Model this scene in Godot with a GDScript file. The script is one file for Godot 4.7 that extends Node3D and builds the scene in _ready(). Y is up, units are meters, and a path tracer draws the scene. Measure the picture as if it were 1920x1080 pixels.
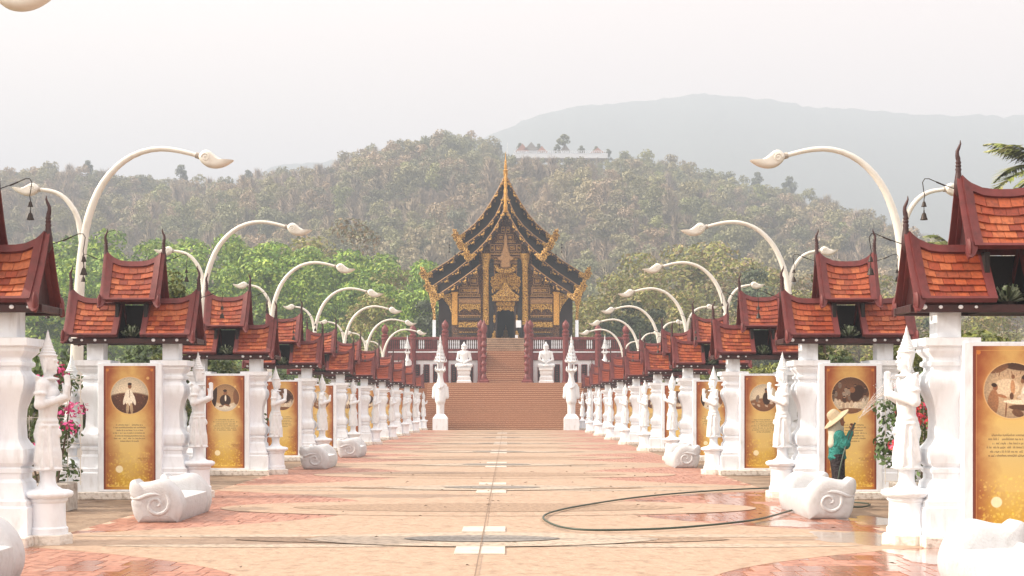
extends Node3D
# A ceremonial avenue: two rows of roofed display gates with white statues, curved lamps and benches, a tiered temple at its end,
# wooded hills in haze behind. Camera looks along -z; x = 0 is the avenue's centre line, y = 0 its surface.

class B:
	var v := PackedVector3Array()
	var uv := PackedVector2Array()
	var x := Transform3D.IDENTITY
	func tri(a: Vector3, b: Vector3, c: Vector3) -> void:
		v.append(x * a); v.append(x * b); v.append(x * c)
	func quad(a: Vector3, b: Vector3, c: Vector3, d: Vector3) -> void:
		tri(a, b, c); tri(a, c, d)
	func trio(a: Vector3, b: Vector3, c: Vector3, o: Vector3) -> void:
		if (c - a).cross(b - a).dot((a + b + c) / 3.0 - o) < 0.0:
			tri(a, c, b)
		else:
			tri(a, b, c)
	func quado(a: Vector3, b: Vector3, c: Vector3, d: Vector3, o: Vector3) -> void:
		trio(a, b, c, o); trio(a, c, d, o)
	func hexa(q: Array) -> void:
		# 0-3 bottom ring, 4-7 top ring
		var o := Vector3.ZERO
		for p in q: o += p / 8.0
		quado(q[0], q[1], q[2], q[3], o); quado(q[4], q[5], q[6], q[7], o)
		for i in 4:
			var j := (i + 1) % 4
			quado(q[i], q[j], q[j + 4], q[i + 4], o)
	func box(c: Vector3, s: Vector3, bev := 0.0) -> void:
		var h := s * 0.5
		if bev <= 0.0:
			hexa([c + Vector3(-h.x, -h.y, -h.z), c + Vector3(h.x, -h.y, -h.z), c + Vector3(h.x, -h.y, h.z), c + Vector3(-h.x, -h.y, h.z),
				c + Vector3(-h.x, h.y, -h.z), c + Vector3(h.x, h.y, -h.z), c + Vector3(h.x, h.y, h.z), c + Vector3(-h.x, h.y, h.z)])
			return
		var g := h - Vector3(bev, bev, bev)
		var P := func(ax: int, sg: Vector3) -> Vector3:
			var r := g * sg
			r[ax] = h[ax] * sg[ax]
			return c + r
		for ax in 3:
			var b := (ax + 1) % 3
			var d := (ax + 2) % 3
			for s1: float in [-1.0, 1.0]:
				var k := []
				for w in [[-1.0, -1.0], [1.0, -1.0], [1.0, 1.0], [-1.0, 1.0]]:
					var sg := Vector3.ZERO
					sg[ax] = s1; sg[b] = w[0]; sg[d] = w[1]
					k.append(P.call(ax, sg))
				quado(k[0], k[1], k[2], k[3], c)
				for s2: float in [-1.0, 1.0]:
					var e := Vector3.ZERO
					e[ax] = s1; e[b] = s2; e[d] = -1.0
					var f := e
					f[d] = 1.0
					quado(P.call(ax, e), P.call(ax, f), P.call(b, f), P.call(b, e), c)
		for sx: float in [-1.0, 1.0]:
			for sy: float in [-1.0, 1.0]:
				for sz: float in [-1.0, 1.0]:
					var sg := Vector3(sx, sy, sz)
					trio(P.call(0, sg), P.call(1, sg), P.call(2, sg), c)
	func lathe(prof: Array, n := 16, square := false, c := Vector3.ZERO) -> void:
		# profile of (half-width, y) from bottom to top
		var m := 4 if square else n
		var k := sqrt(2.0) if square else 1.0
		var off := PI / 4.0 if square else 0.0
		for i in prof.size() - 1:
			var p: Vector2 = prof[i]
			var q: Vector2 = prof[i + 1]
			for j in m:
				var a := TAU * j / m + off
				var b := TAU * (j + 1) / m + off
				var da := Vector3(cos(a), 0, sin(a)) * k
				var db := Vector3(cos(b), 0, sin(b)) * k
				var up := Vector3(0, 1, 0)
				if p.x > 1e-5: tri(c + db * p.x + up * p.y, c + db * q.x + up * q.y, c + da * p.x + up * p.y)
				if q.x > 1e-5: tri(c + db * q.x + up * q.y, c + da * q.x + up * q.y, c + da * p.x + up * p.y)
	func tube(path: Array, radii: Array, n := 8, flat := Vector2(1, 1), hint := Vector3(0.0123, 0.9, 0.311)) -> void:
		var m := path.size()
		var rows := []
		var side := Vector3.ZERO
		for i in m:
			var t: Vector3 = (path[mini(i + 1, m - 1)] - path[maxi(i - 1, 0)]).normalized()
			if i == 0:
				side = t.cross(hint).normalized()
			side = (side - t * side.dot(t)).normalized()
			var u := t.cross(side)
			var r: float = radii[i] if radii.size() > 1 else radii[0]
			var row := []
			for j in n:
				var a := TAU * j / n
				row.append(path[i] + side * (cos(a) * r * flat.x) + u * (sin(a) * r * flat.y))
			rows.append(row)
		for i in m - 1:
			for j in n:
				var k := (j + 1) % n
				quad(rows[i][j], rows[i][k], rows[i + 1][k], rows[i + 1][j])
		for e in [0, m - 1]:
			for j in n:
				var k := (j + 1) % n
				if e == 0: tri(path[e], rows[e][k], rows[e][j])
				else: tri(path[e], rows[e][j], rows[e][k])
	func grid(rows: Array, flip := false) -> void:
		for i in rows.size() - 1:
			for j in rows[i].size() - 1:
				if flip: quad(rows[i][j], rows[i + 1][j], rows[i + 1][j + 1], rows[i][j + 1])
				else: quad(rows[i][j], rows[i][j + 1], rows[i + 1][j + 1], rows[i + 1][j])
	func prism(poly: PackedVector2Array, z0: float, z1: float, bulge := 0.0, ctr := Vector2.ZERO, bev := 0.02) -> void:
		var n := poly.size()
		if Geometry2D.is_polygon_clockwise(poly):
			poly = poly.duplicate()
			poly.reverse()
		# rings of (scale about ctr, z)
		var rings := [[1.0, z0], [1.0, z1]]
		if bulge > 0.0:
			rings = []
			for k in 7:
				var a := PI * 0.5 * (6 - k) / 6.0
				rings.append([1.0 - 0.42 * (1.0 - cos(a)) , z0 - bulge * sin(a)])
			for k in 7:
				var a := PI * 0.5 * k / 6.0
				rings.append([1.0 - 0.42 * (1.0 - cos(a)), z1 + bulge * sin(a)])
		elif bev > 0.0 and bulge == 0.0:
			rings = [[1.0 - bev, z0], [1.0, z0 + (z1 - z0) * 0.12], [1.0, z1 - (z1 - z0) * 0.12], [1.0 - bev, z1]]
		var R := []
		for r in rings:
			var row := []
			for p in poly:
				var w: Vector2 = ctr + (p - ctr) * r[0]
				row.append(Vector3(w.x, w.y, r[1]))
			R.append(row)
		for i in R.size() - 1:
			for j in n:
				var k := (j + 1) % n
				quad(R[i][j], R[i + 1][j], R[i + 1][k], R[i][k])
		var t := Geometry2D.triangulate_polygon(poly)
		var last: int = R.size() - 1
		for i in range(0, t.size(), 3):
			tri(R[last][t[i]], R[last][t[i + 2]], R[last][t[i + 1]])
			tri(R[0][t[i]], R[0][t[i + 1]], R[0][t[i + 2]])
	func ball(c: Vector3, r: Vector3, n := 10, m := 6) -> void:
		for i in m:
			var a := -PI / 2 + PI * i / m
			var b := -PI / 2 + PI * (i + 1) / m
			for j in n:
				var s := TAU * j / n
				var t := TAU * (j + 1) / n
				var p := c + Vector3(cos(a) * cos(s), sin(a), cos(a) * sin(s)) * r
				var q := c + Vector3(cos(b) * cos(s), sin(b), cos(b) * sin(s)) * r
				var p2 := c + Vector3(cos(a) * cos(t), sin(a), cos(a) * sin(t)) * r
				var q2 := c + Vector3(cos(b) * cos(t), sin(b), cos(b) * sin(t)) * r
				if i > 0: tri(p2, q2, p)
				if i < m - 1: tri(q2, q, p)
				elif i == m - 1: tri(p2, c + Vector3(0, r.y, 0), p)
	func mesh(crease := 35.0) -> ArrayMesh:
		var n := v.size()
		var fn := PackedVector3Array()
		fn.resize(n / 3)
		for i in n / 3:
			fn[i] = (v[i * 3 + 2] - v[i * 3]).cross(v[i * 3 + 1] - v[i * 3])
		var nn := PackedVector3Array()
		nn.resize(n)
		if crease <= 0.0:
			for i in n: nn[i] = fn[i / 3].normalized()
		else:
			var at := {}
			var lim := cos(deg_to_rad(crease))
			for i in n:
				var k := Vector3i((v[i] * 4000.0).round())
				if at.has(k): at[k].append(i / 3)
				else: at[k] = [i / 3]
			var un := PackedVector3Array()
			un.resize(n / 3)
			for i in n / 3: un[i] = fn[i].normalized()
			for i in n:
				var k := Vector3i((v[i] * 4000.0).round())
				var s := Vector3.ZERO
				var me := un[i / 3]
				for f in at[k]:
					if un[f].dot(me) >= lim: s += fn[f]
				nn[i] = s.normalized() if s.length_squared() > 1e-20 else me
		var arr := []
		arr.resize(Mesh.ARRAY_MAX)
		arr[Mesh.ARRAY_VERTEX] = v
		arr[Mesh.ARRAY_NORMAL] = nn
		if uv.size() == n: arr[Mesh.ARRAY_TEX_UV] = uv
		var o := ArrayMesh.new()
		o.add_surface_from_arrays(Mesh.PRIMITIVE_TRIANGLES, arr)
		return o

var names := {}
var M := {}
var rng := RandomNumberGenerator.new()
const F := 2700.0
const EYE := Vector3(0.31, 1.65, 0.0)
const ORD := ["nearest", "second", "third", "fourth", "fifth", "sixth", "seventh", "eighth", "ninth", "tenth", "eleventh"]
const ONES := ["", "first", "second", "third", "fourth", "fifth", "sixth", "seventh", "eighth", "ninth", "tenth", "eleventh", "twelfth", "thirteenth", "fourteenth", "fifteenth", "sixteenth", "seventeenth", "eighteenth", "nineteenth"]

func rounded(pts: PackedVector2Array, n := 3) -> PackedVector2Array:
	# a closed outline made smooth through its points
	var o := PackedVector2Array()
	var m := pts.size()
	for i in m:
		var a := pts[(i + m - 1) % m]
		var b := pts[i]
		var c := pts[(i + 1) % m]
		var d := pts[(i + 2) % m]
		for k in n: o.append(b.cubic_interpolate(c, a, d, float(k) / n))
	return o

func nth(i: int) -> String:
	if i < 20: return ONES[i]
	var tens := ["", "", "twent", "thirt", "fort", "fift", "sixt"]
	return tens[i / 10] + "ieth" if i % 10 == 0 else tens[i / 10] + "y-" + ONES[i % 10]

func named(o: Node, called: String, parent: Node) -> void:
	var key := str(parent.get_instance_id()) + called
	var n: int = names.get(key, 0)
	names[key] = n + 1
	o.name = called if n == 0 else "%s_%03d" % [called, n]
	parent.add_child(o, true)

func tag(o: Node, label := "", category := "", group := "", kind := "") -> Node:
	if label: o.set_meta("label", label)
	if category: o.set_meta("category", category)
	if group: o.set_meta("group", group)
	if kind: o.set_meta("kind", kind)
	return o

func put(called: String, m: Mesh, mat: Material, parent: Node = self) -> MeshInstance3D:
	var o := MeshInstance3D.new()
	o.mesh = m
	o.material_override = null
	if mat: 
		for i in m.get_surface_count(): o.set_surface_override_material(i, mat)
	named(o, called, parent)
	return o

func part(called: String, b: B, mat: Material, parent: Node = self, crease := 35.0) -> MeshInstance3D:
	return put(called, b.mesh(crease), mat, parent)

func thing(called: String, at: Vector3, label: String, category: String, group := "") -> Node3D:
	var o := Node3D.new()
	o.position = at
	named(o, called, self)
	tag(o, label, category, group)
	return o

func dup(o: Node3D, called: String, at: Vector3, turn: float, label: String, group := "") -> Node3D:
	var r: Node3D = o.duplicate()
	named(r, called, self)
	r.position = at
	r.rotation.y = turn
	r.set_meta("label", label)
	if group: r.set_meta("group", group)
	return r

func c8(r: int, g: int, b: int) -> Color:
	return Color8(r, g, b)

func nz(freq: float, oct := 4, sd := 1, kind := FastNoiseLite.TYPE_SIMPLEX_SMOOTH) -> FastNoiseLite:
	var f := FastNoiseLite.new()
	f.noise_type = kind
	f.frequency = freq
	f.fractal_octaves = oct
	f.seed = sd
	return f

func tex(freq: float, stops: Array, sd := 1, size := 512, oct := 4, kind := FastNoiseLite.TYPE_SIMPLEX_SMOOTH) -> NoiseTexture2D:
	var t := NoiseTexture2D.new()
	t.width = size; t.height = size
	t.seamless = true
	t.noise = nz(freq, oct, sd, kind)
	var g := Gradient.new()
	g.offsets = PackedFloat32Array(stops.map(func(s): return s[0]))
	g.colors = PackedColorArray(stops.map(func(s): return s[1]))
	t.color_ramp = g
	return t

func bump(freq: float, strength: float, sd := 5, size := 512) -> NoiseTexture2D:
	var t := NoiseTexture2D.new()
	t.width = size; t.height = size
	t.seamless = true
	t.as_normal_map = true
	t.bump_strength = strength
	t.noise = nz(freq, 4, sd)
	return t

func mat(col: Color, rough := 0.7, albedo: Texture2D = null, scale := 1.0, normal: Texture2D = null, nscale := 1.0, world := true) -> StandardMaterial3D:
	var m := StandardMaterial3D.new()
	m.albedo_color = col
	m.roughness = rough
	if albedo: m.albedo_texture = albedo
	if normal:
		m.normal_enabled = true
		m.normal_texture = normal
		m.normal_scale = nscale
	if albedo or normal:
		m.uv1_triplanar = true
		m.uv1_world_triplanar = world
		m.uv1_scale = Vector3(scale, scale, scale)
	return m

func materials() -> void:
	var W := Color.WHITE
	var soft := bump(0.02, 4.0)
	var rough := bump(0.06, 6.0, 9)
	var vary := tex(0.008, [[0.0, Color(0.86, 0.83, 0.8)], [0.35, Color(0.97, 0.96, 0.95)], [1.0, W]], 3)
	var blotch := tex(0.012, [[0.0, Color(0.66, 0.62, 0.6)], [0.5, Color(0.9, 0.88, 0.87)], [1.0, W]], 4)
	var grain := tex(0.05, [[0.0, Color(0.62, 0.6, 0.58)], [0.5, Color(0.9, 0.9, 0.9)], [1.0, W]], 8, 512, 5)
	var streak := tex(0.012, [[0.0, Color(0.9, 0.89, 0.88)], [0.28, Color(0.97, 0.968, 0.965)], [0.5, W], [1.0, W]], 61, 512, 5)
	M.white = mat(c8(232, 238, 245), 0.55, streak, 0.55, soft, 0.25)
	M.bench = mat(c8(198, 200, 203), 0.6, streak, 0.9, rough, 0.3)
	M.bench.uv1_scale = Vector3(1.2, 0.8, 1.2)
	M.white.uv1_scale = Vector3(0.9, 0.25, 0.9)
	M.stone = mat(c8(222, 226, 230), 0.6, streak, 0.9, rough, 0.3)
	M.stone.uv1_scale = Vector3(1.4, 0.6, 1.4)
	M.plinth = mat(c8(222, 216, 208), 0.75, tex(0.02, [[0.0, Color(0.66, 0.64, 0.62)], [0.3, Color(0.9, 0.88, 0.86)], [0.5, W], [1.0, W]], 14), 0.8, rough, 0.4)
	M.maroon = mat(c8(110, 41, 40), 0.6, blotch, 0.9, soft, 0.3)
	M.darkmaroon = mat(c8(62, 21, 22), 0.5, blotch, 0.9, soft, 0.3)
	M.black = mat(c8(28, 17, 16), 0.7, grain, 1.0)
	M.tiles = []
	for c in [c8(156, 66, 30), c8(172, 84, 42), c8(136, 54, 27), c8(182, 100, 56), c8(148, 70, 37)]:
		M.tiles.append(mat(c, 0.62, blotch, 3.0, rough, 0.5))
	M.iron = mat(c8(52, 44, 40), 0.5)
	M.iron.metallic = 0.6
	M.cream = mat(c8(224, 224, 218), 0.38, vary, 0.4)
	M.gold = mat(c8(236, 198, 118), 0.42, tex(0.05, [[0.0, Color(0.3, 0.2, 0.14)], [0.3, Color(0.5, 0.38, 0.24)], [0.55, Color(0.92, 0.86, 0.72)], [1.0, W]], 21, 512, 3), 0.27, bump(0.05, 24.0, 31), 1.0)
	M.gold.metallic = 0.2
	M.smoothgold = mat(c8(224, 172, 84), 0.3, blotch, 1.0)
	M.smoothgold.metallic = 0.4
	M.wood = mat(c8(148, 106, 64), 0.6, tex(0.06, [[0.0, Color(0.3, 0.26, 0.25)], [0.5, Color(0.62, 0.55, 0.5)], [0.75, W], [1.0, W]], 23, 512, 3), 0.24, bump(0.06, 18.0, 33), 1.0)
	M.barge = mat(c8(70, 46, 40), 0.6, grain, 0.7)
	M.darkwood = mat(c8(50, 34, 30), 0.6, grain, 0.7)
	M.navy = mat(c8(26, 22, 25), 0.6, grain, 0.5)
	M.bronze = mat(c8(186, 142, 92), 0.55, grain, 0.3)
	M.redwood = mat(c8(126, 52, 50), 0.5, blotch, 0.6)
	M.step = mat(c8(184, 126, 90), 0.7, grain, 0.5, rough, 0.3)
	M.nosing = mat(c8(240, 200, 166), 0.7, grain, 0.5)
	M.tan = mat(c8(176, 151, 129), 0.62, tex(0.015, [[0.0, Color(0.8, 0.77, 0.74)], [0.4, Color(0.94, 0.93, 0.92)], [1.0, W]], 41, 1024, 6), 0.22, rough, 0.35)
	M.ochre = mat(c8(168, 140, 115), 0.62, grain, 0.4, rough, 0.35)
	M.pale = mat(c8(192, 174, 154), 0.55, grain, 0.3)
	M.marble = mat(c8(206, 196, 184), 0.45, vary, 0.6)
	M.greystone = mat(c8(142, 136, 130), 0.65, grain, 0.4)
	M.side = mat(c8(150, 130, 110), 0.75, blotch, 0.2, rough, 0.5)
	M.mortar = mat(c8(206, 176, 154), 0.8, grain, 0.6)
	M.joint = mat(c8(126, 106, 90), 0.8)
	M.bricks = []
	M.wet = []
	for c in [c8(182, 133, 113), c8(176, 124, 104), c8(187, 139, 119), c8(178, 127, 107)]:
		M.bricks.append(mat(c, 0.5, blotch, 0.9, rough, 0.3))
		M.wet.append(mat(Color(c.r * 0.9, c.g * 0.8, c.b * 0.72), 0.17, blotch, 0.9, soft, 0.12))
	M.soil = mat(c8(124, 112, 74), 0.95, grain, 0.15)
	M.hill = mat(c8(118, 100, 78), 1.0, grain, 0.02)
	M.mount = mat(c8(74, 84, 66), 1.0, grain, 0.004)
	M.bark = mat(c8(104, 88, 72), 0.9, grain, 0.8)
	M.leaf = mat(W, 0.6)
	M.leaf.vertex_color_use_as_albedo = true
	M.leaf.backlight_enabled = true
	M.leaf.backlight = Color(0.55, 0.55, 0.45)
	M.twig = mat(W, 0.9)
	M.twig.vertex_color_use_as_albedo = true
	M.hose = mat(c8(52, 66, 54), 0.45)
	M.teal = mat(c8(36, 134, 126), 0.8, blotch, 3.0, bump(0.02, 30.0, 77), 1.0)
	M.teal.uv1_scale = Vector3(2.2, 1.0, 2.2)
	M.trouser = mat(c8(34, 26, 30), 0.85, null, 1.6, bump(0.02, 30.0, 78), 1.0)
	M.skin = mat(c8(150, 102, 76), 0.55)
	M.straw = mat(c8(198, 180, 150), 0.75, grain, 4.0, rough, 0.6)
	M.pane = mat(Color(0.9, 0.94, 0.95, 0.08), 0.14)
	M.pane.transparency = BaseMaterial3D.TRANSPARENCY_ALPHA
	M.spray = mat(Color(1, 1, 1, 0.3), 0.1)
	M.spray.transparency = BaseMaterial3D.TRANSPARENCY_ALPHA
	M.dark = mat(c8(16, 14, 14), 0.8)
	M.pot = mat(c8(190, 186, 178), 0.7, blotch, 1.0)
	M.wire = mat(c8(214, 212, 206), 0.4)

# ---------- soft bodies: smooth union of round cones, meshed as surface nets ----------
func nets(prims: Array, cell: float, k := 0.03) -> ArrayMesh:
	var lo := Vector3(1e9, 1e9, 1e9)
	var hi := -lo
	for p in prims:
		var s: Vector3 = p[4] if p.size() > 4 else Vector3.ONE
		var r: float = maxf(p[2], p[3])
		for e in [p[0], p[1]]:
			lo = lo.min(e - s * r); hi = hi.max(e + s * r)
	lo -= Vector3.ONE * (cell * 3.0); hi += Vector3.ONE * (cell * 3.0)
	var nx := int((hi.x - lo.x) / cell) + 2
	var ny := int((hi.y - lo.y) / cell) + 2
	var nzz := int((hi.z - lo.z) / cell) + 2
	var g := PackedFloat32Array()
	g.resize(nx * ny * nzz)
	g.fill(0.5)
	for p in prims:
		var a: Vector3 = p[0]
		var s: Vector3 = p[4] if p.size() > 4 else Vector3.ONE
		var kk: float = p[5] if p.size() > 5 else k
		var inv := Vector3.ONE / s
		var ms := minf(s.x, minf(s.y, s.z))
		var ba: Vector3 = (p[1] - a) * inv
		var bb := maxf(ba.length_squared(), 1e-9)
		var ra: float = p[2]
		var rb: float = p[3]
		var m := Vector3.ONE * (kk + cell * 2.0)
		var r: float = maxf(ra, rb)
		var l0: Vector3 = (p[0].min(p[1]) - s * r - m - lo) / cell
		var h0: Vector3 = (p[0].max(p[1]) + s * r + m - lo) / cell
		for z in range(maxi(0, int(l0.z)), mini(nzz - 1, int(h0.z) + 1) + 1):
			for y in range(maxi(0, int(l0.y)), mini(ny - 1, int(h0.y) + 1) + 1):
				var row := (z * ny + y) * nx
				for x in range(maxi(0, int(l0.x)), mini(nx - 1, int(h0.x) + 1) + 1):
					var q := (lo + Vector3(x, y, z) * cell - a) * inv
					var t := clampf(q.dot(ba) / bb, 0.0, 1.0)
					var d := ((q - ba * t).length() - (ra + (rb - ra) * t)) * ms
					var o := g[row + x]
					var h := maxf(kk - absf(d - o), 0.0)
					g[row + x] = minf(d, o) - h * h / (4.0 * kk)
	var id := PackedInt32Array()
	id.resize(g.size())
	id.fill(-1)
	var vv := PackedVector3Array()
	var sx := 1
	var sy := nx
	var sz := nx * ny
	var offs := [0, sx, sy, sx + sy, sz, sx + sz, sy + sz, sx + sy + sz]
	var pos := [Vector3(0, 0, 0), Vector3(1, 0, 0), Vector3(0, 1, 0), Vector3(1, 1, 0), Vector3(0, 0, 1), Vector3(1, 0, 1), Vector3(0, 1, 1), Vector3(1, 1, 1)]
	var edges := [[0, 1], [2, 3], [4, 5], [6, 7], [0, 2], [1, 3], [4, 6], [5, 7], [0, 4], [1, 5], [2, 6], [3, 7]]
	for z in nzz - 1:
		for y in ny - 1:
			for x in nx - 1:
				var i := x + y * sy + z * sz
				var g0 := g[i]
				if absf(g0) > cell * 2.5: continue
				var n := 0
				for o in offs:
					if g[i + o] < 0.0: n += 1
				if n == 0 or n == 8: continue
				var sum := Vector3.ZERO
				var cnt := 0
				for e in edges:
					var a := g[i + offs[e[0]]]
					var b := g[i + offs[e[1]]]
					if (a < 0.0) != (b < 0.0):
						sum += pos[e[0]].lerp(pos[e[1]], a / (a - b))
						cnt += 1
				id[i] = vv.size()
				vv.append(lo + (Vector3(x, y, z) + sum / cnt) * cell)
	var idx := PackedInt32Array()
	for z in range(1, nzz - 1):
		for y in range(1, ny - 1):
			for x in range(1, nx - 1):
				var i := x + y * sy + z * sz
				var a := g[i]
				if absf(a) > cell * 2.5: continue
				for ax in 3:
					var st: int = [sx, sy, sz][ax]
					var b := g[i + st]
					if (a < 0.0) == (b < 0.0): continue
					var u: int = [sy, sz, sx][ax]
					var w: int = [sz, sx, sy][ax]
					var q0 := id[i]
					var q1 := id[i - u]
					var q2 := id[i - u - w]
					var q3 := id[i - w]
					if q0 < 0 or q1 < 0 or q2 < 0 or q3 < 0: continue
					if a < 0.0: idx.append_array(PackedInt32Array([q0, q1, q2, q0, q2, q3]))
					else: idx.append_array(PackedInt32Array([q0, q2, q1, q0, q3, q2]))
	var nn := PackedVector3Array()
	nn.resize(vv.size())
	for i in range(0, idx.size(), 3):
		var f := (vv[idx[i + 2]] - vv[idx[i]]).cross(vv[idx[i + 1]] - vv[idx[i]])
		nn[idx[i]] += f; nn[idx[i + 1]] += f; nn[idx[i + 2]] += f
	for i in nn.size(): nn[i] = nn[i].normalized()
	var arr := []
	arr.resize(Mesh.ARRAY_MAX)
	arr[Mesh.ARRAY_VERTEX] = vv
	arr[Mesh.ARRAY_NORMAL] = nn
	arr[Mesh.ARRAY_INDEX] = idx
	var o := ArrayMesh.new()
	o.add_surface_from_arrays(Mesh.PRIMITIVE_TRIANGLES, arr)
	return o

# ---------- foliage ----------
func leaves(sd: int, n: int, centres: Array, size: float, cols: Array, droop := 0.0) -> ArrayMesh:
	# centres: [centre, radii]; leaf-shaped faces set on and inside each clump
	var r := RandomNumberGenerator.new()
	r.seed = sd
	var vv := PackedVector3Array()
	var nn := PackedVector3Array()
	var cc := PackedColorArray()
	var tint := []
	for c in centres: tint.append(r.randf_range(-0.5, 0.5))
	for i in n:
		var ci := r.randi() % centres.size()
		var c = centres[ci]
		var d := Vector3(r.randfn(), r.randfn(), r.randfn()).normalized()
		if d.y < -0.3 and r.randf() < 0.5: d.y = -d.y
		var p: Vector3 = c[0] + d * c[1] * (0.55 + 0.5 * pow(r.randf(), 0.6))
		var nrm := (d + Vector3(r.randfn(), r.randfn() + 0.4, r.randfn()) * 0.55).normalized()
		var a := nrm.cross(Vector3(r.randfn(), r.randfn(), r.randfn())).normalized()
		a = (a + Vector3.DOWN * droop).normalized()
		var b := nrm.cross(a).normalized()
		var s := size * r.randf_range(0.6, 1.35)
		var q: Color = cols[r.randi() % cols.size()]
		var k: float = 1.0 + tint[ci] * 0.45 + r.randf_range(-0.22, 0.22)
		q = Color(q.r * k, q.g * k, q.b * k)
		var e0 := p - a * s
		var e1 := p + a * s
		var m0 := p + b * s * 0.5 + nrm * s * 0.12
		var m1 := p - b * s * 0.5 + nrm * s * 0.12
		vv.append_array(PackedVector3Array([e0, m0, e1, e0, e1, m1]))
		for t in 6:
			nn.append(nrm); cc.append(q)
	return soup(vv, nn, cc)

func soup(vv: PackedVector3Array, nn: PackedVector3Array, cc: PackedColorArray) -> ArrayMesh:
	var arr := []
	arr.resize(Mesh.ARRAY_MAX)
	arr[Mesh.ARRAY_VERTEX] = vv
	arr[Mesh.ARRAY_NORMAL] = nn
	arr[Mesh.ARRAY_COLOR] = cc
	var o := ArrayMesh.new()
	o.add_surface_from_arrays(Mesh.PRIMITIVE_TRIANGLES, arr)
	return o

func twigs(sd: int, n: int, h: float, spread: float, base: float, cols: Array, w: float) -> ArrayMesh:
	# bare or thinly leaved branches rising from the stem: thin three-sided slivers
	var r := RandomNumberGenerator.new()
	r.seed = sd
	var vv := PackedVector3Array()
	var nn := PackedVector3Array()
	var cc := PackedColorArray()
	for i in n:
		var t := r.randf()
		var y := base + (h - base) * t * 0.8
		var ang := r.randf() * TAU
		var out := Vector3(cos(ang), 0, sin(ang))
		var rad := spread * (1.0 - absf(t - 0.45) * 1.1) * r.randf_range(0.15, 1.0)
		var p0 := Vector3(0, y, 0) + out * rad * 0.55
		var p1 := p0 + (out * rad * r.randf_range(0.3, 0.7) + Vector3(r.randfn() * 0.2, (h - base) * r.randf_range(0.06, 0.2), r.randfn() * 0.2))
		var sd2 := (p1 - p0).cross(Vector3(r.randfn(), 0.2, r.randfn())).normalized() * w
		var q: Color = cols[r.randi() % cols.size()]
		var k := r.randf_range(0.75, 1.25)
		q = Color(q.r * k, q.g * k, q.b * k)
		vv.append_array(PackedVector3Array([p0 - sd2, p1, p0 + sd2]))
		var nm := Vector3(out.x, 0.5, out.z).normalized()
		for e in 3:
			nn.append(nm); cc.append(q)
	return soup(vv, nn, cc)

func trunk_mesh(h: float, r0: float, sd: int, limbs := 5, crown_from := 0.45, reach := 2.0) -> ArrayMesh:
	var r := RandomNumberGenerator.new()
	r.seed = sd
	var b := B.new()
	var path := []
	var rad := []
	for i in 7:
		var t := i / 6.0
		path.append(Vector3(sin(t * 3.0 + sd) * 0.03 * h * t, h * t * 0.86, cos(t * 2.3 + sd) * 0.03 * h * t))
		rad.append(r0 * (1.0 - 0.82 * t) * (1.25 if i == 0 else 1.0))
	b.tube(path, rad, 7)
	for k in limbs:
		var t := r.randf_range(crown_from, 0.85)
		var s: Vector3 = path[int(t * 6.0)]
		var ang := TAU * k / limbs + r.randf() * 0.8
		var o := Vector3(cos(ang), 0.75, sin(ang)) * reach
		b.tube([s, s + o * 0.5 + Vector3(0, 0.1, 0), s + o], [r0 * 0.4, r0 * 0.25, r0 * 0.07], 5)
	return b.mesh(60.0)

# ---------- the display gate ----------
func roof_point(r: Dictionary, x: float, s: float, side: float, off: float) -> Vector3:
	var mid: float = (r.x0 + r.x1) * 0.5
	var half: float = (r.x1 - r.x0) * 0.5
	var t := (x - mid) / half
	var lift := 0.0
	if r.f1 and t > 0.0: lift = 0.17 * pow(t, 3.2)
	if r.f0 and t < 0.0: lift = 0.17 * pow(-t, 3.2)
	var y: float = lerpf(r.yr + lift, r.ye, s) - 0.045 * sin(PI * s)
	var spread := 1.0 + 0.035 * s * (1.0 if (r.f0 or r.f1) else 0.0)
	var nrm := Vector3(0, r.hd, r.yr - r.ye).normalized()
	var xx := x
	if r.f1 and t > 0.0: xx = x - 0.03 * s * t
	if r.f0 and t < 0.0: xx = x - 0.03 * s * t
	return Vector3(xx, y + nrm.y * off, side * (r.hd * s + nrm.z * off))

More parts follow.
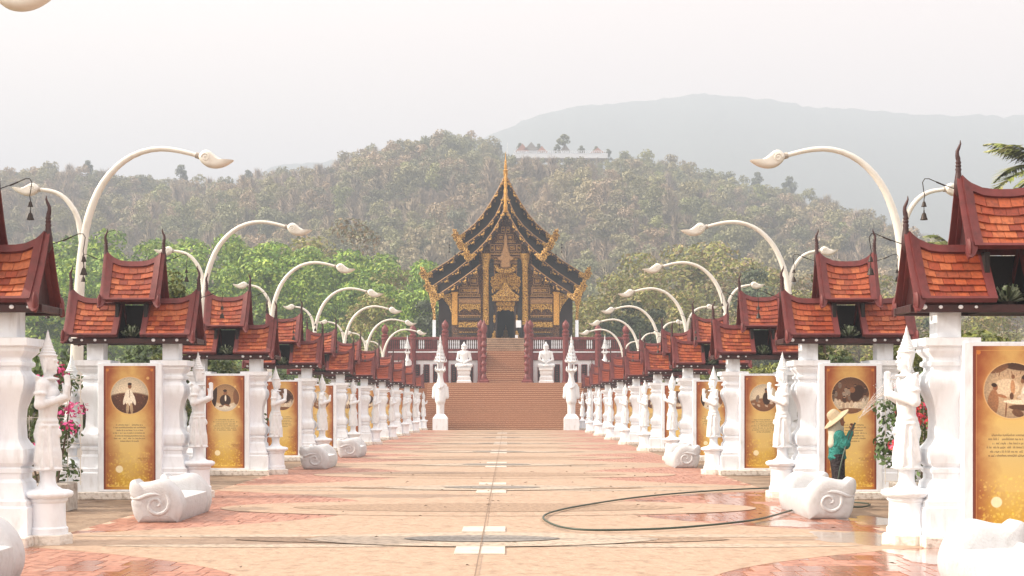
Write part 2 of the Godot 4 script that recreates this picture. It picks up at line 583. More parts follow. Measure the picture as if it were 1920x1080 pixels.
func roof(parent: Node3D, r: Dictionary, single: bool) -> void:
	var b := B.new()
	for side: float in [1.0, -1.0]:
		var top := []
		var bot := []
		for i in 7:
			var tr := []
			var br := []
			for j in 13:
				var x: float = lerpf(r.x0, r.x1, j / 12.0)
				tr.append(roof_point(r, x, i / 6.0, side, 0.03))
				br.append(roof_point(r, x, i / 6.0, side, -0.02))
			top.append(tr); bot.append(br)
		b.grid(top, side > 0.0); b.grid(bot, side < 0.0)
		for e in [0, 12]:
			for i in 6: b.quad(top[i][e], top[i + 1][e], bot[i + 1][e], bot[i][e])
		for j in 12: b.quad(top[6][j], top[6][j + 1], bot[6][j + 1], bot[6][j])
	var body := part("roof", b, M.maroon, parent, 40.0)
	# raised frame round the tiles: eave board, verge boards, ridge board
	var fr := B.new()
	for side: float in [1.0, -1.0]:
		for strip in [[r.x0, r.fx0, 0.0, 1.0], [r.fx1, r.x1, 0.0, 1.0], [r.fx0, r.fx1, 0.0, 0.11], [r.fx0, r.fx1, 0.95, 1.0]]:
			var rows := []
			var lows := []
			for i in 7:
				var row := []
				var low := []
				for j in 7:
					var x: float = lerpf(strip[0], strip[1], j / 6.0)
					var s: float = lerpf(strip[2], strip[3], i / 6.0)
					row.append(roof_point(r, x, s, side, 0.062))
					low.append(roof_point(r, x, s, side, 0.02))
				rows.append(row); lows.append(low)
			fr.grid(rows, side > 0.0)
			for i in 6:
				for e in [0, 6]: fr.quad(rows[i][e], rows[i + 1][e], lows[i + 1][e], lows[i][e])
			for j in 6:
				for e in [0, 6]: fr.quad(rows[e][j], rows[e][j + 1], lows[e][j + 1], lows[e][j])
	part("frame", fr, M.maroon, body, 40.0)
	var rear := B.new()
	for side: float in [1.0, -1.0]:
		for i in r.rows:
			for j in r.cols:
				var s0 := lerpf(0.115, 0.945, float(i) / r.rows)
				var s1 := lerpf(0.115, 0.945, float(i + 1) / r.rows) + 0.012
				var jo := rng.randf_range(-0.008, 0.008)
				var x0 := lerpf(r.fx0, r.fx1, float(j) / r.cols) + 0.003
				var x1 := lerpf(r.fx0, r.fx1, float(j + 1) / r.cols) - 0.003
				if i % 2 == 1:
					var sh: float = (r.fx1 - r.fx0) / r.cols * 0.5
					x0 = maxf(r.fx0, x0 - sh); x1 = x1 - sh if j < r.cols - 1 else r.fx1
				var l := rng.randf_range(0.044, 0.058)
				s1 += jo
				var t := B.new() if side > 0.0 and single else rear
				t.hexa([roof_point(r, x0, s0, side, 0.018), roof_point(r, x1, s0, side, 0.018), roof_point(r, x1, s1, side, l - 0.026), roof_point(r, x0, s1, side, l - 0.026),
					roof_point(r, x0, s0, side, 0.03), roof_point(r, x1, s0, side, 0.03), roof_point(r, x1, s1, side, l), roof_point(r, x0, s1, side, l)])
				if side > 0.0 and single: part("tile", t, M.tiles[rng.randi() % 5], body, 0.0)
	tag(part("tiles_at_the_back" if single else "tiles", rear, M.tiles[0], body, 0.0), "", "", "", "stuff")
	# gable ends: verge board with a curled tail, gable wall, finial
	for e in [[r.x0, -1.0, r.f0], [r.x1, 1.0, r.f1]]:
		var xe: float = e[0]
		var sg: float = e[1]
		var g := B.new()
		var a := roof_point(r, xe, 0.02, 1.0, -0.03)
		var f := roof_point(r, xe, 0.96, 1.0, -0.03)
		var k := roof_point(r, xe, 0.96, -1.0, -0.03)
		var inw := Vector3(-sg * 0.05, 0, 0)
		g.trio(a + inw, f + inw, k + inw, a + inw * 3.0)
		g.quad(f + inw, k + inw, k + inw * 2.0, f + inw * 2.0)
		part("gable", g, M.darkmaroon, body, 0.0)
		if not e[2]: continue
		var bb := B.new()
		for side: float in [1.0, -1.0]:
			var path := []
			for i in 9: path.append(roof_point(r, xe, i / 8.0, side, 0.02) + Vector3(sg * 0.02, 0, 0))
			var last: Vector3 = path[8]
			path.append(last + Vector3(sg * 0.03, -0.08, side * 0.03))
			path.append(last + Vector3(sg * 0.05, -0.13, side * 0.09))
			bb.tube(path, [0.034, 0.037, 0.04, 0.042, 0.043, 0.045, 0.047, 0.052, 0.06, 0.05, 0.015], 6, Vector2(0.5, 1.3), Vector3(1, 0, 0))
			bb.ball(last + Vector3(sg * 0.045, -0.02, side * 0.02), Vector3(0.035, 0.13, 0.07), 8, 6)
		part("bargeboard", bb, M.maroon, body, 50.0)
		var fi := B.new()
		var p := roof_point(r, xe, 0.0, 1.0, 0.03) * Vector3(1, 1, 0)
		var pts := []
		var rad := [0.012, 0.045, 0.062, 0.058, 0.046, 0.036, 0.044, 0.032, 0.042, 0.031, 0.04, 0.03, 0.034, 0.027, 0.024, 0.02, 0.013, 0.004]
		var ys := [-0.24, -0.2, -0.14, -0.07, 0.0, 0.06, 0.085, 0.105, 0.125, 0.145, 0.165, 0.185, 0.215, 0.255, 0.3, 0.345, 0.39, 0.43]
		for i in 18:
			var y: float = ys[i]
			var wave := 0.026 * sin((y - 0.18) * 21.0) * clampf((y - 0.17) * 6.0, 0.0, 1.0)
			pts.append(p + Vector3(sg * (0.03 + wave), y, 0))
		fi.tube(pts, rad.map(func(v): return v * 0.88), 8)
		part("finial", fi, M.darkmaroon, body, 60.0)

const COLUMN := [[0.33, 0.13], [0.33, 0.45], [0.31, 0.47], [0.31, 0.53], [0.285, 0.55], [0.25, 0.66], [0.24, 0.74], [0.205, 0.78], [0.205, 0.84], [0.225, 0.86], [0.225, 0.9], [0.2, 0.92], [0.245, 0.97], [0.262, 1.05], [0.25, 1.13], [0.195, 1.2], [0.165, 1.26], [0.155, 1.45], [0.165, 1.6], [0.205, 1.73], [0.25, 1.83], [0.265, 1.91], [0.25, 1.99], [0.2, 2.05], [0.2, 2.09], [0.235, 2.11], [0.235, 2.15], [0.205, 2.17], [0.205, 2.2], [0.25, 2.25], [0.27, 2.28], [0.27, 2.32], [0.32, 2.34], [0.32, 2.43], [0.145, 2.44]]

func make_gate(single: bool) -> Node3D:
	var o := thing("display_gate", Vector3.ZERO, "x", "gate", "roofed display gates along both sides of the avenue")
	var b := B.new()
	b.box(Vector3(0, 0.065, 0), Vector3(2.1, 0.13, 1.04), 0.012)
	part("plinth", b, M.plinth, o, 0.0)
	for sx: float in [-1.0, 1.0]:
		b = B.new()
		b.lathe(COLUMN.map(func(p): return Vector2(p[0], p[1])), 4, true, Vector3(sx * 0.665, 0.0, 0.0))
		var c := part("column", b, M.white, o, 28.0)
		b = B.new()
		b.box(Vector3(sx * 0.665, 2.6, 0), Vector3(0.29, 0.33, 0.29), 0.008)
		part("pier", b, M.white, c, 0.0)
	b = B.new()
	b.box(Vector3(0, 1.255, 0.08), Vector3(1.12, 2.25, 0.55), 0.01)
	part("panel", b, M.white, o, 0.0)
	b = B.new()
	var h := [Vector3(-0.453, 0.17, 0.3575), Vector3(-0.453, 2.33, 0.3575), Vector3(0.453, 2.33, 0.3575), Vector3(0.453, 0.17, 0.3575)]
	b.quad(h[0], h[1], h[2], h[3])
	for u in [Vector2(0, 1), Vector2(0, 0), Vector2(1, 0), Vector2(0, 1), Vector2(1, 0), Vector2(1, 1)]: b.uv.append(u)
	put("banner", b.mesh(0.0), null, o)
	# dark beams and the niche between the lower roofs
	b = B.new()
	for z: float in [-0.33, 0.33]: b.box(Vector3(0, 2.765, z), Vector3(2.36, 0.09, 0.08), 0.006)
	for x: float in [-1.13, -0.2, 0.2, 1.13]: b.box(Vector3(x, 2.772, 0), Vector3(0.08, 0.08, 0.6), 0.006)
	part("beam", b, M.darkmaroon, o, 0.0)
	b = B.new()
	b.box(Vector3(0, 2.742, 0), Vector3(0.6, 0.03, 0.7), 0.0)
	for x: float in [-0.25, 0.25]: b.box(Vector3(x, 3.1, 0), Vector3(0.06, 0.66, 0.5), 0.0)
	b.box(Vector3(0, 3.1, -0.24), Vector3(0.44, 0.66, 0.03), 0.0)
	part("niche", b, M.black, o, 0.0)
	var k := 0
	for x: float in [-1.02, -0.83, -0.6, -0.42, 0.42, 0.6, 0.83, 1.02]:
		b = B.new()
		var s: float = [1.0, 0.7, 0.85, 0.6][k % 4]
		k += 1
		b.ball(Vector3(x, 2.78, 0.38), Vector3(0.036, 0.03, 0.022) * s, 8, 5)
		part("ornament", b, M.white, o, 80.0)
	var rows := 6
	roof(o, {"x0": -1.1, "x1": -0.2, "yr": 3.5, "ye": 2.84, "hd": 0.43, "f0": true, "f1": false, "fx0": -0.99, "fx1": -0.3, "rows": rows, "cols": 5}, single)
	roof(o, {"x0": 0.2, "x1": 1.1, "yr": 3.5, "ye": 2.84, "hd": 0.43, "f0": false, "f1": true, "fx0": 0.3, "fx1": 0.99, "rows": rows, "cols": 5}, single)
	roof(o, {"x0": -0.48, "x1": 0.48, "yr": 4.16, "ye": 3.46, "hd": 0.37, "f0": true, "f1": true, "fx0": -0.37, "fx1": 0.37, "rows": rows, "cols": 5}, single)
	return o

func make_planter() -> Node3D:
	var o := thing("potted_plant", Vector3.ZERO, "x", "plant", "potted plants in the gate niches")
	var b := B.new()
	b.lathe([Vector2(0.0, 0.0), Vector2(0.075, 0.0), Vector2(0.1, 0.07), Vector2(0.104, 0.08), Vector2(0.09, 0.08), Vector2(0.0, 0.07)], 10)
	part("pot", b, M.iron, o, 30.0)
	var r := RandomNumberGenerator.new()
	r.seed = 77
	var vv := PackedVector3Array()
	var nn := PackedVector3Array()
	var cc := PackedColorArray()
	for i in 190:
		var d := Vector3(r.randfn(), absf(r.randfn()) * 0.9 + 0.12, r.randfn()).normalized()
		var p0 := Vector3(0, 0.07, 0) + d * 0.04
		var p1 := Vector3(0, 0.09, 0) + d * r.randf_range(0.13, 0.19)
		var s := d.cross(Vector3(r.randfn(), r.randfn(), r.randfn())).normalized() * 0.012
		vv.append_array(PackedVector3Array([p0 - s * 0.4, p1 - s, p0 + s * 0.4, p0 + s * 0.4, p1 - s, p1 + s]))
		var q := Color(0.3, 0.33, 0.24).lerp(Color(0.12, 0.17, 0.07), r.randf())
		for e in 6: nn.append(d); cc.append(q)
	put("foliage", soup(vv, nn, cc), M.leaf, o)
	return o

func statue_prims() -> Array:
	var p := []
	p.append([Vector3(0, 1.04, 0), Vector3(0, 1.38, 0), 0.152, 0.128, Vector3(1, 1, 1.12)])
	p.append([Vector3(0, 0.96, 0), Vector3(0, 1.1, 0), 0.158, 0.15, Vector3(1, 0.5, 1.12)])
	p.append([Vector3(-0.01, 0.9, 0), Vector3(-0.01, 0.91, 0), 0.185, 0.185, Vector3(1, 0.13, 1.1), 0.02])
	p.append([Vector3(-0.03, 1.32, 0), Vector3(-0.015, 1.44, 0), 0.132, 0.112, Vector3(1, 1, 1.2)])
	p.append([Vector3(0, 1.47, 0), Vector3(0, 1.48, 0), 0.122, 0.122, Vector3(1, 0.28, 1.25), 0.01])
	p.append([Vector3(0, 1.42, 0), Vector3(0, 1.43, 0), 0.135, 0.135, Vector3(1, 0.18, 1.2), 0.01])
	p.append([Vector3(0, 1.5, 0), Vector3(0.01, 1.8, 0), 0.098, 0.125, Vector3(1, 1, 1.32)])
	p.append([Vector3(-0.005, 1.91, -0.15), Vector3(-0.005, 1.91, 0.15), 0.074, 0.074])
	p.append([Vector3(0, 1.92, 0), Vector3(0.01, 2.06, 0), 0.06, 0.055])
	p.append([Vector3(0.02, 2.13, 0), Vector3(0.008, 2.22, 0), 0.088, 0.098])
	p.append([Vector3(0.1, 2.175, 0), Vector3(0.122, 2.14, 0), 0.01, 0.016, Vector3.ONE, 0.012])
	p.append([Vector3(0.1, 2.105, 0), Vector3(0.102, 2.105, 0), 0.017, 0.017, Vector3(1, 0.6, 1.3), 0.01])
	p.append([Vector3(0.085, 2.065, 0), Vector3(0.085, 2.065, 0), 0.026, 0.026, Vector3.ONE, 0.02])
	p.append([Vector3(0.1, 2.2, -0.05), Vector3(0.1, 2.2, 0.05), 0.014, 0.014, Vector3.ONE, 0.012])
	for s: float in [-1.0, 1.0]:
		p.append([Vector3(0.0, 2.06, s * 0.098), Vector3(0.0, 2.19, s * 0.1), 0.017, 0.022, Vector3(1.2, 1, 0.6), 0.008])
		p.append([Vector3(-0.01, 1.91, s * 0.2), Vector3(-0.02, 1.68, s * 0.245), 0.066, 0.054])
		p.append([Vector3(-0.02, 1.67, s * 0.245), Vector3(0.215, 1.76, s * 0.06), 0.052, 0.038])
		p.append([Vector3(0.215, 1.76, s * 0.045), Vector3(0.235, 1.9, s * 0.02), 0.038, 0.03, Vector3.ONE, 0.015])
		for f in 4: p.append([Vector3(0.222 + f * 0.012, 1.89, s * 0.016), Vector3(0.2 + f * 0.02, 2.04 - absf(f - 1.4) * 0.012, s * 0.01), 0.0135, 0.009, Vector3.ONE, 0.006])
		p.append([Vector3(0.2, 1.84, s * 0.02), Vector3(0.18, 1.93, s * 0.012), 0.014, 0.01, Vector3.ONE, 0.008])
		p.append([Vector3(-0.015, 1.8, s * 0.225), Vector3(-0.015, 1.82, s * 0.225), 0.074, 0.074, Vector3(1, 0.3, 1), 0.006])
		p.append([Vector3(0.17, 1.745, s * 0.09), Vector3(0.18, 1.75, s * 0.08), 0.05, 0.05, Vector3(0.4, 1, 1), 0.006])
		p.append([Vector3(-0.04, 1.97, s * 0.19), Vector3(-0.05, 2.01, s * 0.24), 0.045, 0.016, Vector3.ONE, 0.01])
		p.append([Vector3(-0.03, 1.42, s * 0.14), Vector3(-0.09, 1.0, s * 0.15), 0.034, 0.03, Vector3(1, 1, 0.7), 0.012])
		p.append([Vector3(0.06, 1.4, s * 0.13), Vector3(0.1, 0.94, s * 0.15), 0.022, 0.026, Vector3.ONE, 0.01])
		p.append([Vector3(0.0, 1.36, s * 0.15), Vector3(0.0, 0.94, s * 0.18), 0.018, 0.024, Vector3.ONE, 0.01])
	p.append([Vector3(0.1, 1.42, 0), Vector3(0.15, 0.96, 0), 0.034, 0.034, Vector3(0.6, 1, 1), 0.012])
	p.append([Vector3(0.13, 1.36, 0), Vector3(0.14, 1.32, 0), 0.03, 0.03, Vector3.ONE, 0.01])
	p.append([Vector3(0.01, 1.985, 0), Vector3(0.01, 1.985, 0), 0.125, 0.125, Vector3(1, 0.2, 1.2), 0.008])
	p.append([Vector3(0.1, 1.84, 0), Vector3(0.115, 1.78, 0), 0.03, 0.02, Vector3.ONE, 0.01])
	var y := 2.265
	var r := 0.118
	for i in 6:
		p.append([Vector3(0.0, y, 0), Vector3(0.0, y, 0), r, r, Vector3(1, 0.2, 1), 0.006])
		y += 0.036; r *= 0.83
	p.append([Vector3(0, 2.25, 0), Vector3(0, 2.44, 0), 0.095, 0.036, Vector3.ONE, 0.008])
	p.append([Vector3(0, 2.42, 0), Vector3(0, 2.57, 0), 0.037, 0.008, Vector3.ONE, 0.01])
	return p

func make_statue(cell: float) -> Node3D:
	var o := thing("praying_statue", Vector3.ZERO, "x", "statue", "praying statues along the avenue")
	var b := B.new()
	b.lathe([Vector2(0.0, 0.0), Vector2(0.3, 0.0), Vector2(0.3, 0.12), Vector2(0.29, 0.13), Vector2(0.0, 0.13)], 8)
	var base := part("base", b, M.plinth, o, 20.0)
	b = B.new()
	b.lathe([Vector2(0.235, 0.13), Vector2(0.235, 0.2), Vector2(0.215, 0.22), Vector2(0.208, 0.3), Vector2(0.205, 0.5), Vector2(0.23, 0.53), Vector2(0.23, 0.56)], 16)
	part("pedestal", b, M.white, o, 28.0)
	b = B.new()
	var pr := [Vector2(0.23, 0.56), Vector2(0.27, 0.575), Vector2(0.288, 0.605), Vector2(0.28, 0.635), Vector2(0.24, 0.655), Vector2(0.17, 0.665), Vector2(0.115, 0.7), Vector2(0.095, 0.74), Vector2(0.09, 0.8), Vector2(0.1, 0.9), Vector2(0.0, 0.9)]
	for i in pr.size() - 1:
		for j in 32:
			var f := func(v: Vector2, k: int) -> Vector3:
				var a := TAU * k / 32.0
				var m := 1.0 + (0.035 if k % 4 != 0 else -0.03) * clampf((v.x - 0.15) * 10.0, 0.0, 1.0)
				return Vector3(cos(a) * v.x * m, v.y, sin(a) * v.x * m)
			b.quad(f.call(pr[i], j + 1), f.call(pr[i + 1], j + 1), f.call(pr[i + 1], j), f.call(pr[i], j))
	part("lotus_cap", b, M.white, o, 50.0)
	put("figure", nets(statue_prims(), cell, 0.03), M.stone, o)
	return o

# ---------- lamps, benches, bells ----------
func leaf_head(at: Vector3, dir: float, len: float, tilt: float) -> B:
	var b := B.new()
	var poly := PackedVector2Array()
	# paisley outline: round at the joint, belly below, tip turned up
	for p in [[0.0, 0.0], [0.03, 0.1], [0.1, 0.18], [0.2, 0.22], [0.31, 0.2], [0.42, 0.13], [0.54, 0.05], [0.68, -0.01], [0.84, -0.03], [1.02, 0.0], [0.9, -0.12], [0.76, -0.21], [0.6, -0.27], [0.44, -0.29], [0.28, -0.27], [0.14, -0.2], [0.04, -0.1]]:
		poly.append(Vector2(p[0] * len * dir, p[1] * len))
	b.x = Transform3D(Basis(Vector3(0, 0, 1), tilt * dir), at)
	b.prism(rounded(poly), -len * 0.06, len * 0.06, len * 0.13, Vector2(0.34 * len * dir, -0.04 * len), 0.03)
	for s: float in [-1.0, 1.0]:
		var sp := []
		for i in 22:
			var a := i * 0.42
			var r := len * (0.13 - 0.0052 * i)
			sp.append(Vector3(dir * (len * 0.22 - cos(a) * r), -len * 0.02 + sin(a) * r, s * len * 0.185))
		b.tube(sp, [len * 0.026], 6)
	return b

func make_lamp() -> Node3D:
	var o := thing("street_lamp", Vector3.ZERO, "x", "lamp", "curved cream lamps behind the display gates")
	var b := B.new()
	b.lathe([Vector2(0.0, 0.0), Vector2(0.32, 0.0), Vector2(0.32, 0.12), Vector2(0.24, 0.18), Vector2(0.22, 0.5), Vector2(0.18, 0.56), Vector2(0.0, 0.56)], 16)
	part("base", b, M.cream, o, 30.0)
	b = B.new()
	var cv := Curve3D.new()
	var pts := [[-0.06, 0.4], [-0.03, 2.2], [0.02, 3.7], [0.09, 4.65], [0.2, 5.27], [0.42, 5.84], [0.72, 6.24], [1.08, 6.5], [1.49, 6.62], [1.91, 6.6], [2.38, 6.48]]
	for i in pts.size():
		var d := Vector2.ZERO
		if i > 0 and i < pts.size() - 1: d = (Vector2(pts[i + 1][0], pts[i + 1][1]) - Vector2(pts[i - 1][0], pts[i - 1][1])) / 6.0
		cv.add_point(Vector3(pts[i][0], pts[i][1], 0), Vector3(-d.x, -d.y, 0), Vector3(d.x, d.y, 0))
	var n := 40
	var path := []
	var rad := []
	for i in n + 1:
		path.append(cv.sample_baked(cv.get_baked_length() * i / n, true))
		var t := float(i) / n
		rad.append(lerpf(0.15, 0.125, t / 0.3) if t < 0.3 else lerpf(0.125, 0.042, pow((t - 0.3) / 0.7, 0.75)))
	b.tube(path, rad, 14)
	part("post", b, M.cream, o, 60.0)
	b = B.new()
	path = []
	rad = []
	cv = Curve3D.new()
	pts = [[0.1, 4.75], [0.02, 5.2], [-0.1, 5.48], [-0.28, 5.69], [-0.5, 5.8], [-0.78, 5.84]]
	for i in pts.size():
		var d := Vector2.ZERO
		if i > 0 and i < pts.size() - 1: d = (Vector2(pts[i + 1][0], pts[i + 1][1]) - Vector2(pts[i - 1][0], pts[i - 1][1])) / 6.0
		cv.add_point(Vector3(pts[i][0], pts[i][1], 0), Vector3(-d.x, -d.y, 0), Vector3(d.x, d.y, 0))
	for i in 21:
		path.append(cv.sample_baked(cv.get_baked_length() * i / 20, true))
		rad.append(lerpf(0.07, 0.034, i / 20.0))
	b.tube(path, rad, 12)
	part("short_arm", b, M.cream, o, 60.0)
	b = B.new()
	b.tube([Vector3(2.3, 6.505, 0), Vector3(2.38, 6.48, 0)], [0.062], 12)
	b.tube([Vector3(-0.73, 5.84, 0), Vector3(-0.79, 5.84, 0)], [0.05], 12)
	b.lathe([Vector2(0.17, 0.95), Vector2(0.17, 1.05)], 14, false, Vector3(-0.05, 0, 0))
	part("collar", b, M.pot, o, 40.0)
	part("lamp_head", leaf_head(Vector3(2.36, 6.47, 0), 1.0, 0.66, -0.1), M.cream, o, 40.0)
	part("lamp_head", leaf_head(Vector3(-0.76, 5.84, 0), -1.0, 0.5, 0.08), M.cream, o, 40.0)
	return o

func make_bench() -> Node3D:
	# runs along z, open towards +x, scrolled ends at both z ends
	var o := thing("bench", Vector3.ZERO, "x", "bench", "white scrolled stone benches")
	var poly := PackedVector2Array()
	for p in [[288, 878], [235, 800], [205, 700], [190, 600], [210, 560], [178, 510], [165, 440], [170, 370], [190, 332], [225, 312], [250, 313], [268, 348], [320, 352], [400, 345], [490, 325], [560, 310], [630, 314], [690, 340], [750, 385], [800, 440], [845, 510], [875, 590], [888, 670], [880, 760], [850, 840], [828, 880], [815, 885], [560, 885], [305, 885]]:
		poly.append(Vector2((p[0] - 527.0) / 975.0, (885.0 - p[1]) / 975.0 * 1.02))
	for e in [[1.0, 1.0], [-1.0, 1.0]]:
		var s: float = e[0]
		var b := B.new()
		var z0 := 0.76 if s > 0.0 else -1.0
		var outline := rounded(poly)
		for q in outline.size(): outline[q].y = maxf(outline[q].y, 0.0)
		b.prism(outline, z0, z0 + 0.24, 0.09, Vector2(0.02, 0.26), 0.025)
		var zf := 1.085 if s > 0.0 else -1.085
		var lip := []
		for q in [[178, 540], [215, 560], [270, 562], [330, 555], [400, 525], [470, 505], [540, 500], [600, 512]]:
			lip.append(Vector3((q[0] - 527.0) / 975.0, (885.0 - q[1]) / 975.0 * 1.02, zf - s * (0.0 if absf(q[0] - 520) < 210 else 0.0011 * (absf(q[0] - 520) - 210.0) * 0.6)))
		b.tube(lip, [0.005, 0.02, 0.028, 0.03, 0.03, 0.028, 0.02, 0.006], 8)
		var sp := []
		for i in 26:
			var a := 2.2 + i * 0.34
			var r := 0.19 - 0.0068 * i
			sp.append(Vector3(0.03 - cos(a) * r * s * 1.0, 0.26 + sin(a) * r * 0.95, zf + s * (0.004 - 0.006 * (r / 0.19))))
		b.tube(sp, [0.006, 0.018, 0.026, 0.03, 0.03, 0.03, 0.03, 0.029, 0.028, 0.027, 0.026, 0.025, 0.024, 0.023, 0.022, 0.021, 0.02, 0.02, 0.02, 0.02, 0.02, 0.02, 0.02, 0.02, 0.02, 0.02], 8)
		part("scrolled_end", b, M.bench, o, 38.0)
	var b := B.new()
	var seat := PackedVector2Array()
	for p in [[-0.22, 0.0], [-0.3, 0.12], [-0.33, 0.3], [-0.32, 0.4], [-0.26, 0.42], [-0.2, 0.37], [0.3, 0.345], [0.345, 0.33], [0.36, 0.22], [0.33, 0.06], [0.3, 0.0]]:
		seat.append(Vector2(p[0], p[1]))
	b.prism(seat, -0.8, 0.8, 0.0, Vector2.ZERO, 0.0)
	part("seat", b, M.bench, o, 40.0)
	return o

func make_bell() -> Node3D:
	# hook and two bells, hung out towards +x from the origin
	var o := thing("hanging_bell", Vector3.ZERO, "x", "bell", "small dark bells hung from the gate roofs")
	var b := B.new()
	b.tube([Vector3(0, 0, 0), Vector3(0.2, 0.07, 0), Vector3(0.36, 0.14, 0), Vector3(0.42, 0.14, 0), Vector3(0.45, 0.09, 0), Vector3(0.435, -0.02, 0), Vector3(0.42, -0.1, 0), Vector3(0.43, -0.15, 0)], [0.0065], 5)
	b.tube([Vector3(0.14, 0.045, 0), Vector3(0.26, 0.095, 0)], [0.011], 5)
	b.tube([Vector3(0.43, -0.15, 0), Vector3(0.43, -0.38, 0)], [0.005], 4)
	part("hook", b, M.iron, o, 60.0)
	for q in [[-0.24, 0.55], [-0.42, 0.75]]:
		b = B.new()
		var s: float = q[1]
		b.lathe([Vector2(0.0, 0.0), Vector2(0.05, 0.0), Vector2(0.072, -0.015), Vector2(0.055, 0.03), Vector2(0.045, 0.07), Vector2(0.035, 0.1), Vector2(0.012, 0.125), Vector2(0.012, 0.16), Vector2(0.0, 0.165)].map(func(p): return p * s), 10, false, Vector3(0.43, q[0], 0))
		part("bell", b, M.iron, o, 40.0)
	return o

func make_bougainvillea(sd: int) -> Node3D:
	var o := thing("bougainvillea", Vector3.ZERO, "x", "shrub", "bougainvilleas on wire grids behind the gates")
	var b := B.new()
	b.box(Vector3(0, 0.22, 0), Vector3(0.8, 0.44, 0.5), 0.02)
	part("planter_box", b, M.pot, o, 0.0)
	b = B.new()
	for i in 6: b.box(Vector3(-0.5 + i * 0.2, 1.25, -0.05), Vector3(0.012, 1.7, 0.012))
	for i in 9: b.box(Vector3(0, 0.45 + i * 0.2, -0.035), Vector3(1.05, 0.012, 0.012))
	part("wire_grid", b, M.wire, o, 0.0)
	var r := RandomNumberGenerator.new()
	r.seed = sd
	var cl := []
	var fl := []
	for i in 16: cl.append([Vector3(r.randf_range(-0.5, 0.5), r.randf_range(0.5, 2.3), r.randf_range(-0.2, 0.15)), Vector3(0.22, 0.2, 0.18)])
	for i in 9: fl.append([Vector3(r.randf_range(-0.5, 0.5), r.randf_range(0.9, 2.2), r.randf_range(0.0, 0.25)), Vector3(0.17, 0.13, 0.14)])
	put("leaves", leaves(sd, 900, cl, 0.055, [Color(0.06, 0.11, 0.03), Color(0.09, 0.15, 0.04)]), M.leaf, o)
	put("flowers", leaves(sd + 1, 430, fl, 0.038, [Color(0.62, 0.05, 0.22), Color(0.72, 0.1, 0.32), Color(0.5, 0.03, 0.16)] if sd % 2 == 0 else [Color(0.65, 0.05, 0.06), Color(0.7, 0.1, 0.2)]), M.leaf, o)
	b = B.new()
	for i in 4: b.tube([Vector3(i * 0.1 - 0.15, 0.4, 0), Vector3(i * 0.2 - 0.3, 1.2, 0.03), Vector3(i * 0.26 - 0.4, 2.0, 0)], [0.018, 0.014, 0.005], 5)
	part("stem", b, M.bark, o, 60.0)
	return o

# ---------- printed banners ----------
var im: Image

func dab(cx: float, cy: float, rx: float, ry: float, col: Color, rot := 0.0, clip := Vector3.ZERO) -> void:
	# a filled ellipse on the print; clip = circle (x, y, r) it stays inside
	var R := maxf(rx, ry) + 1.0
	var cs := cos(rot)
	var sn := sin(rot)
	for y in range(maxi(0, int(cy - R)), mini(im.get_height() - 1, int(cy + R)) + 1):
		for x in range(maxi(0, int(cx - R)), mini(im.get_width() - 1, int(cx + R)) + 1):
			if clip.z > 0.0 and Vector2(x - clip.x, y - clip.y).length() > clip.z: continue
			var dx := x - cx
			var dy := y - cy
			var u := (dx * cs + dy * sn) / rx
			var w := (-dx * sn + dy * cs) / ry
			var d := u * u + w * w
			if d < 1.0: im.set_pixel(x, y, im.get_pixel(x, y).lerp(col, clampf((1.0 - d) * 4.0, 0.0, 1.0) * col.a))

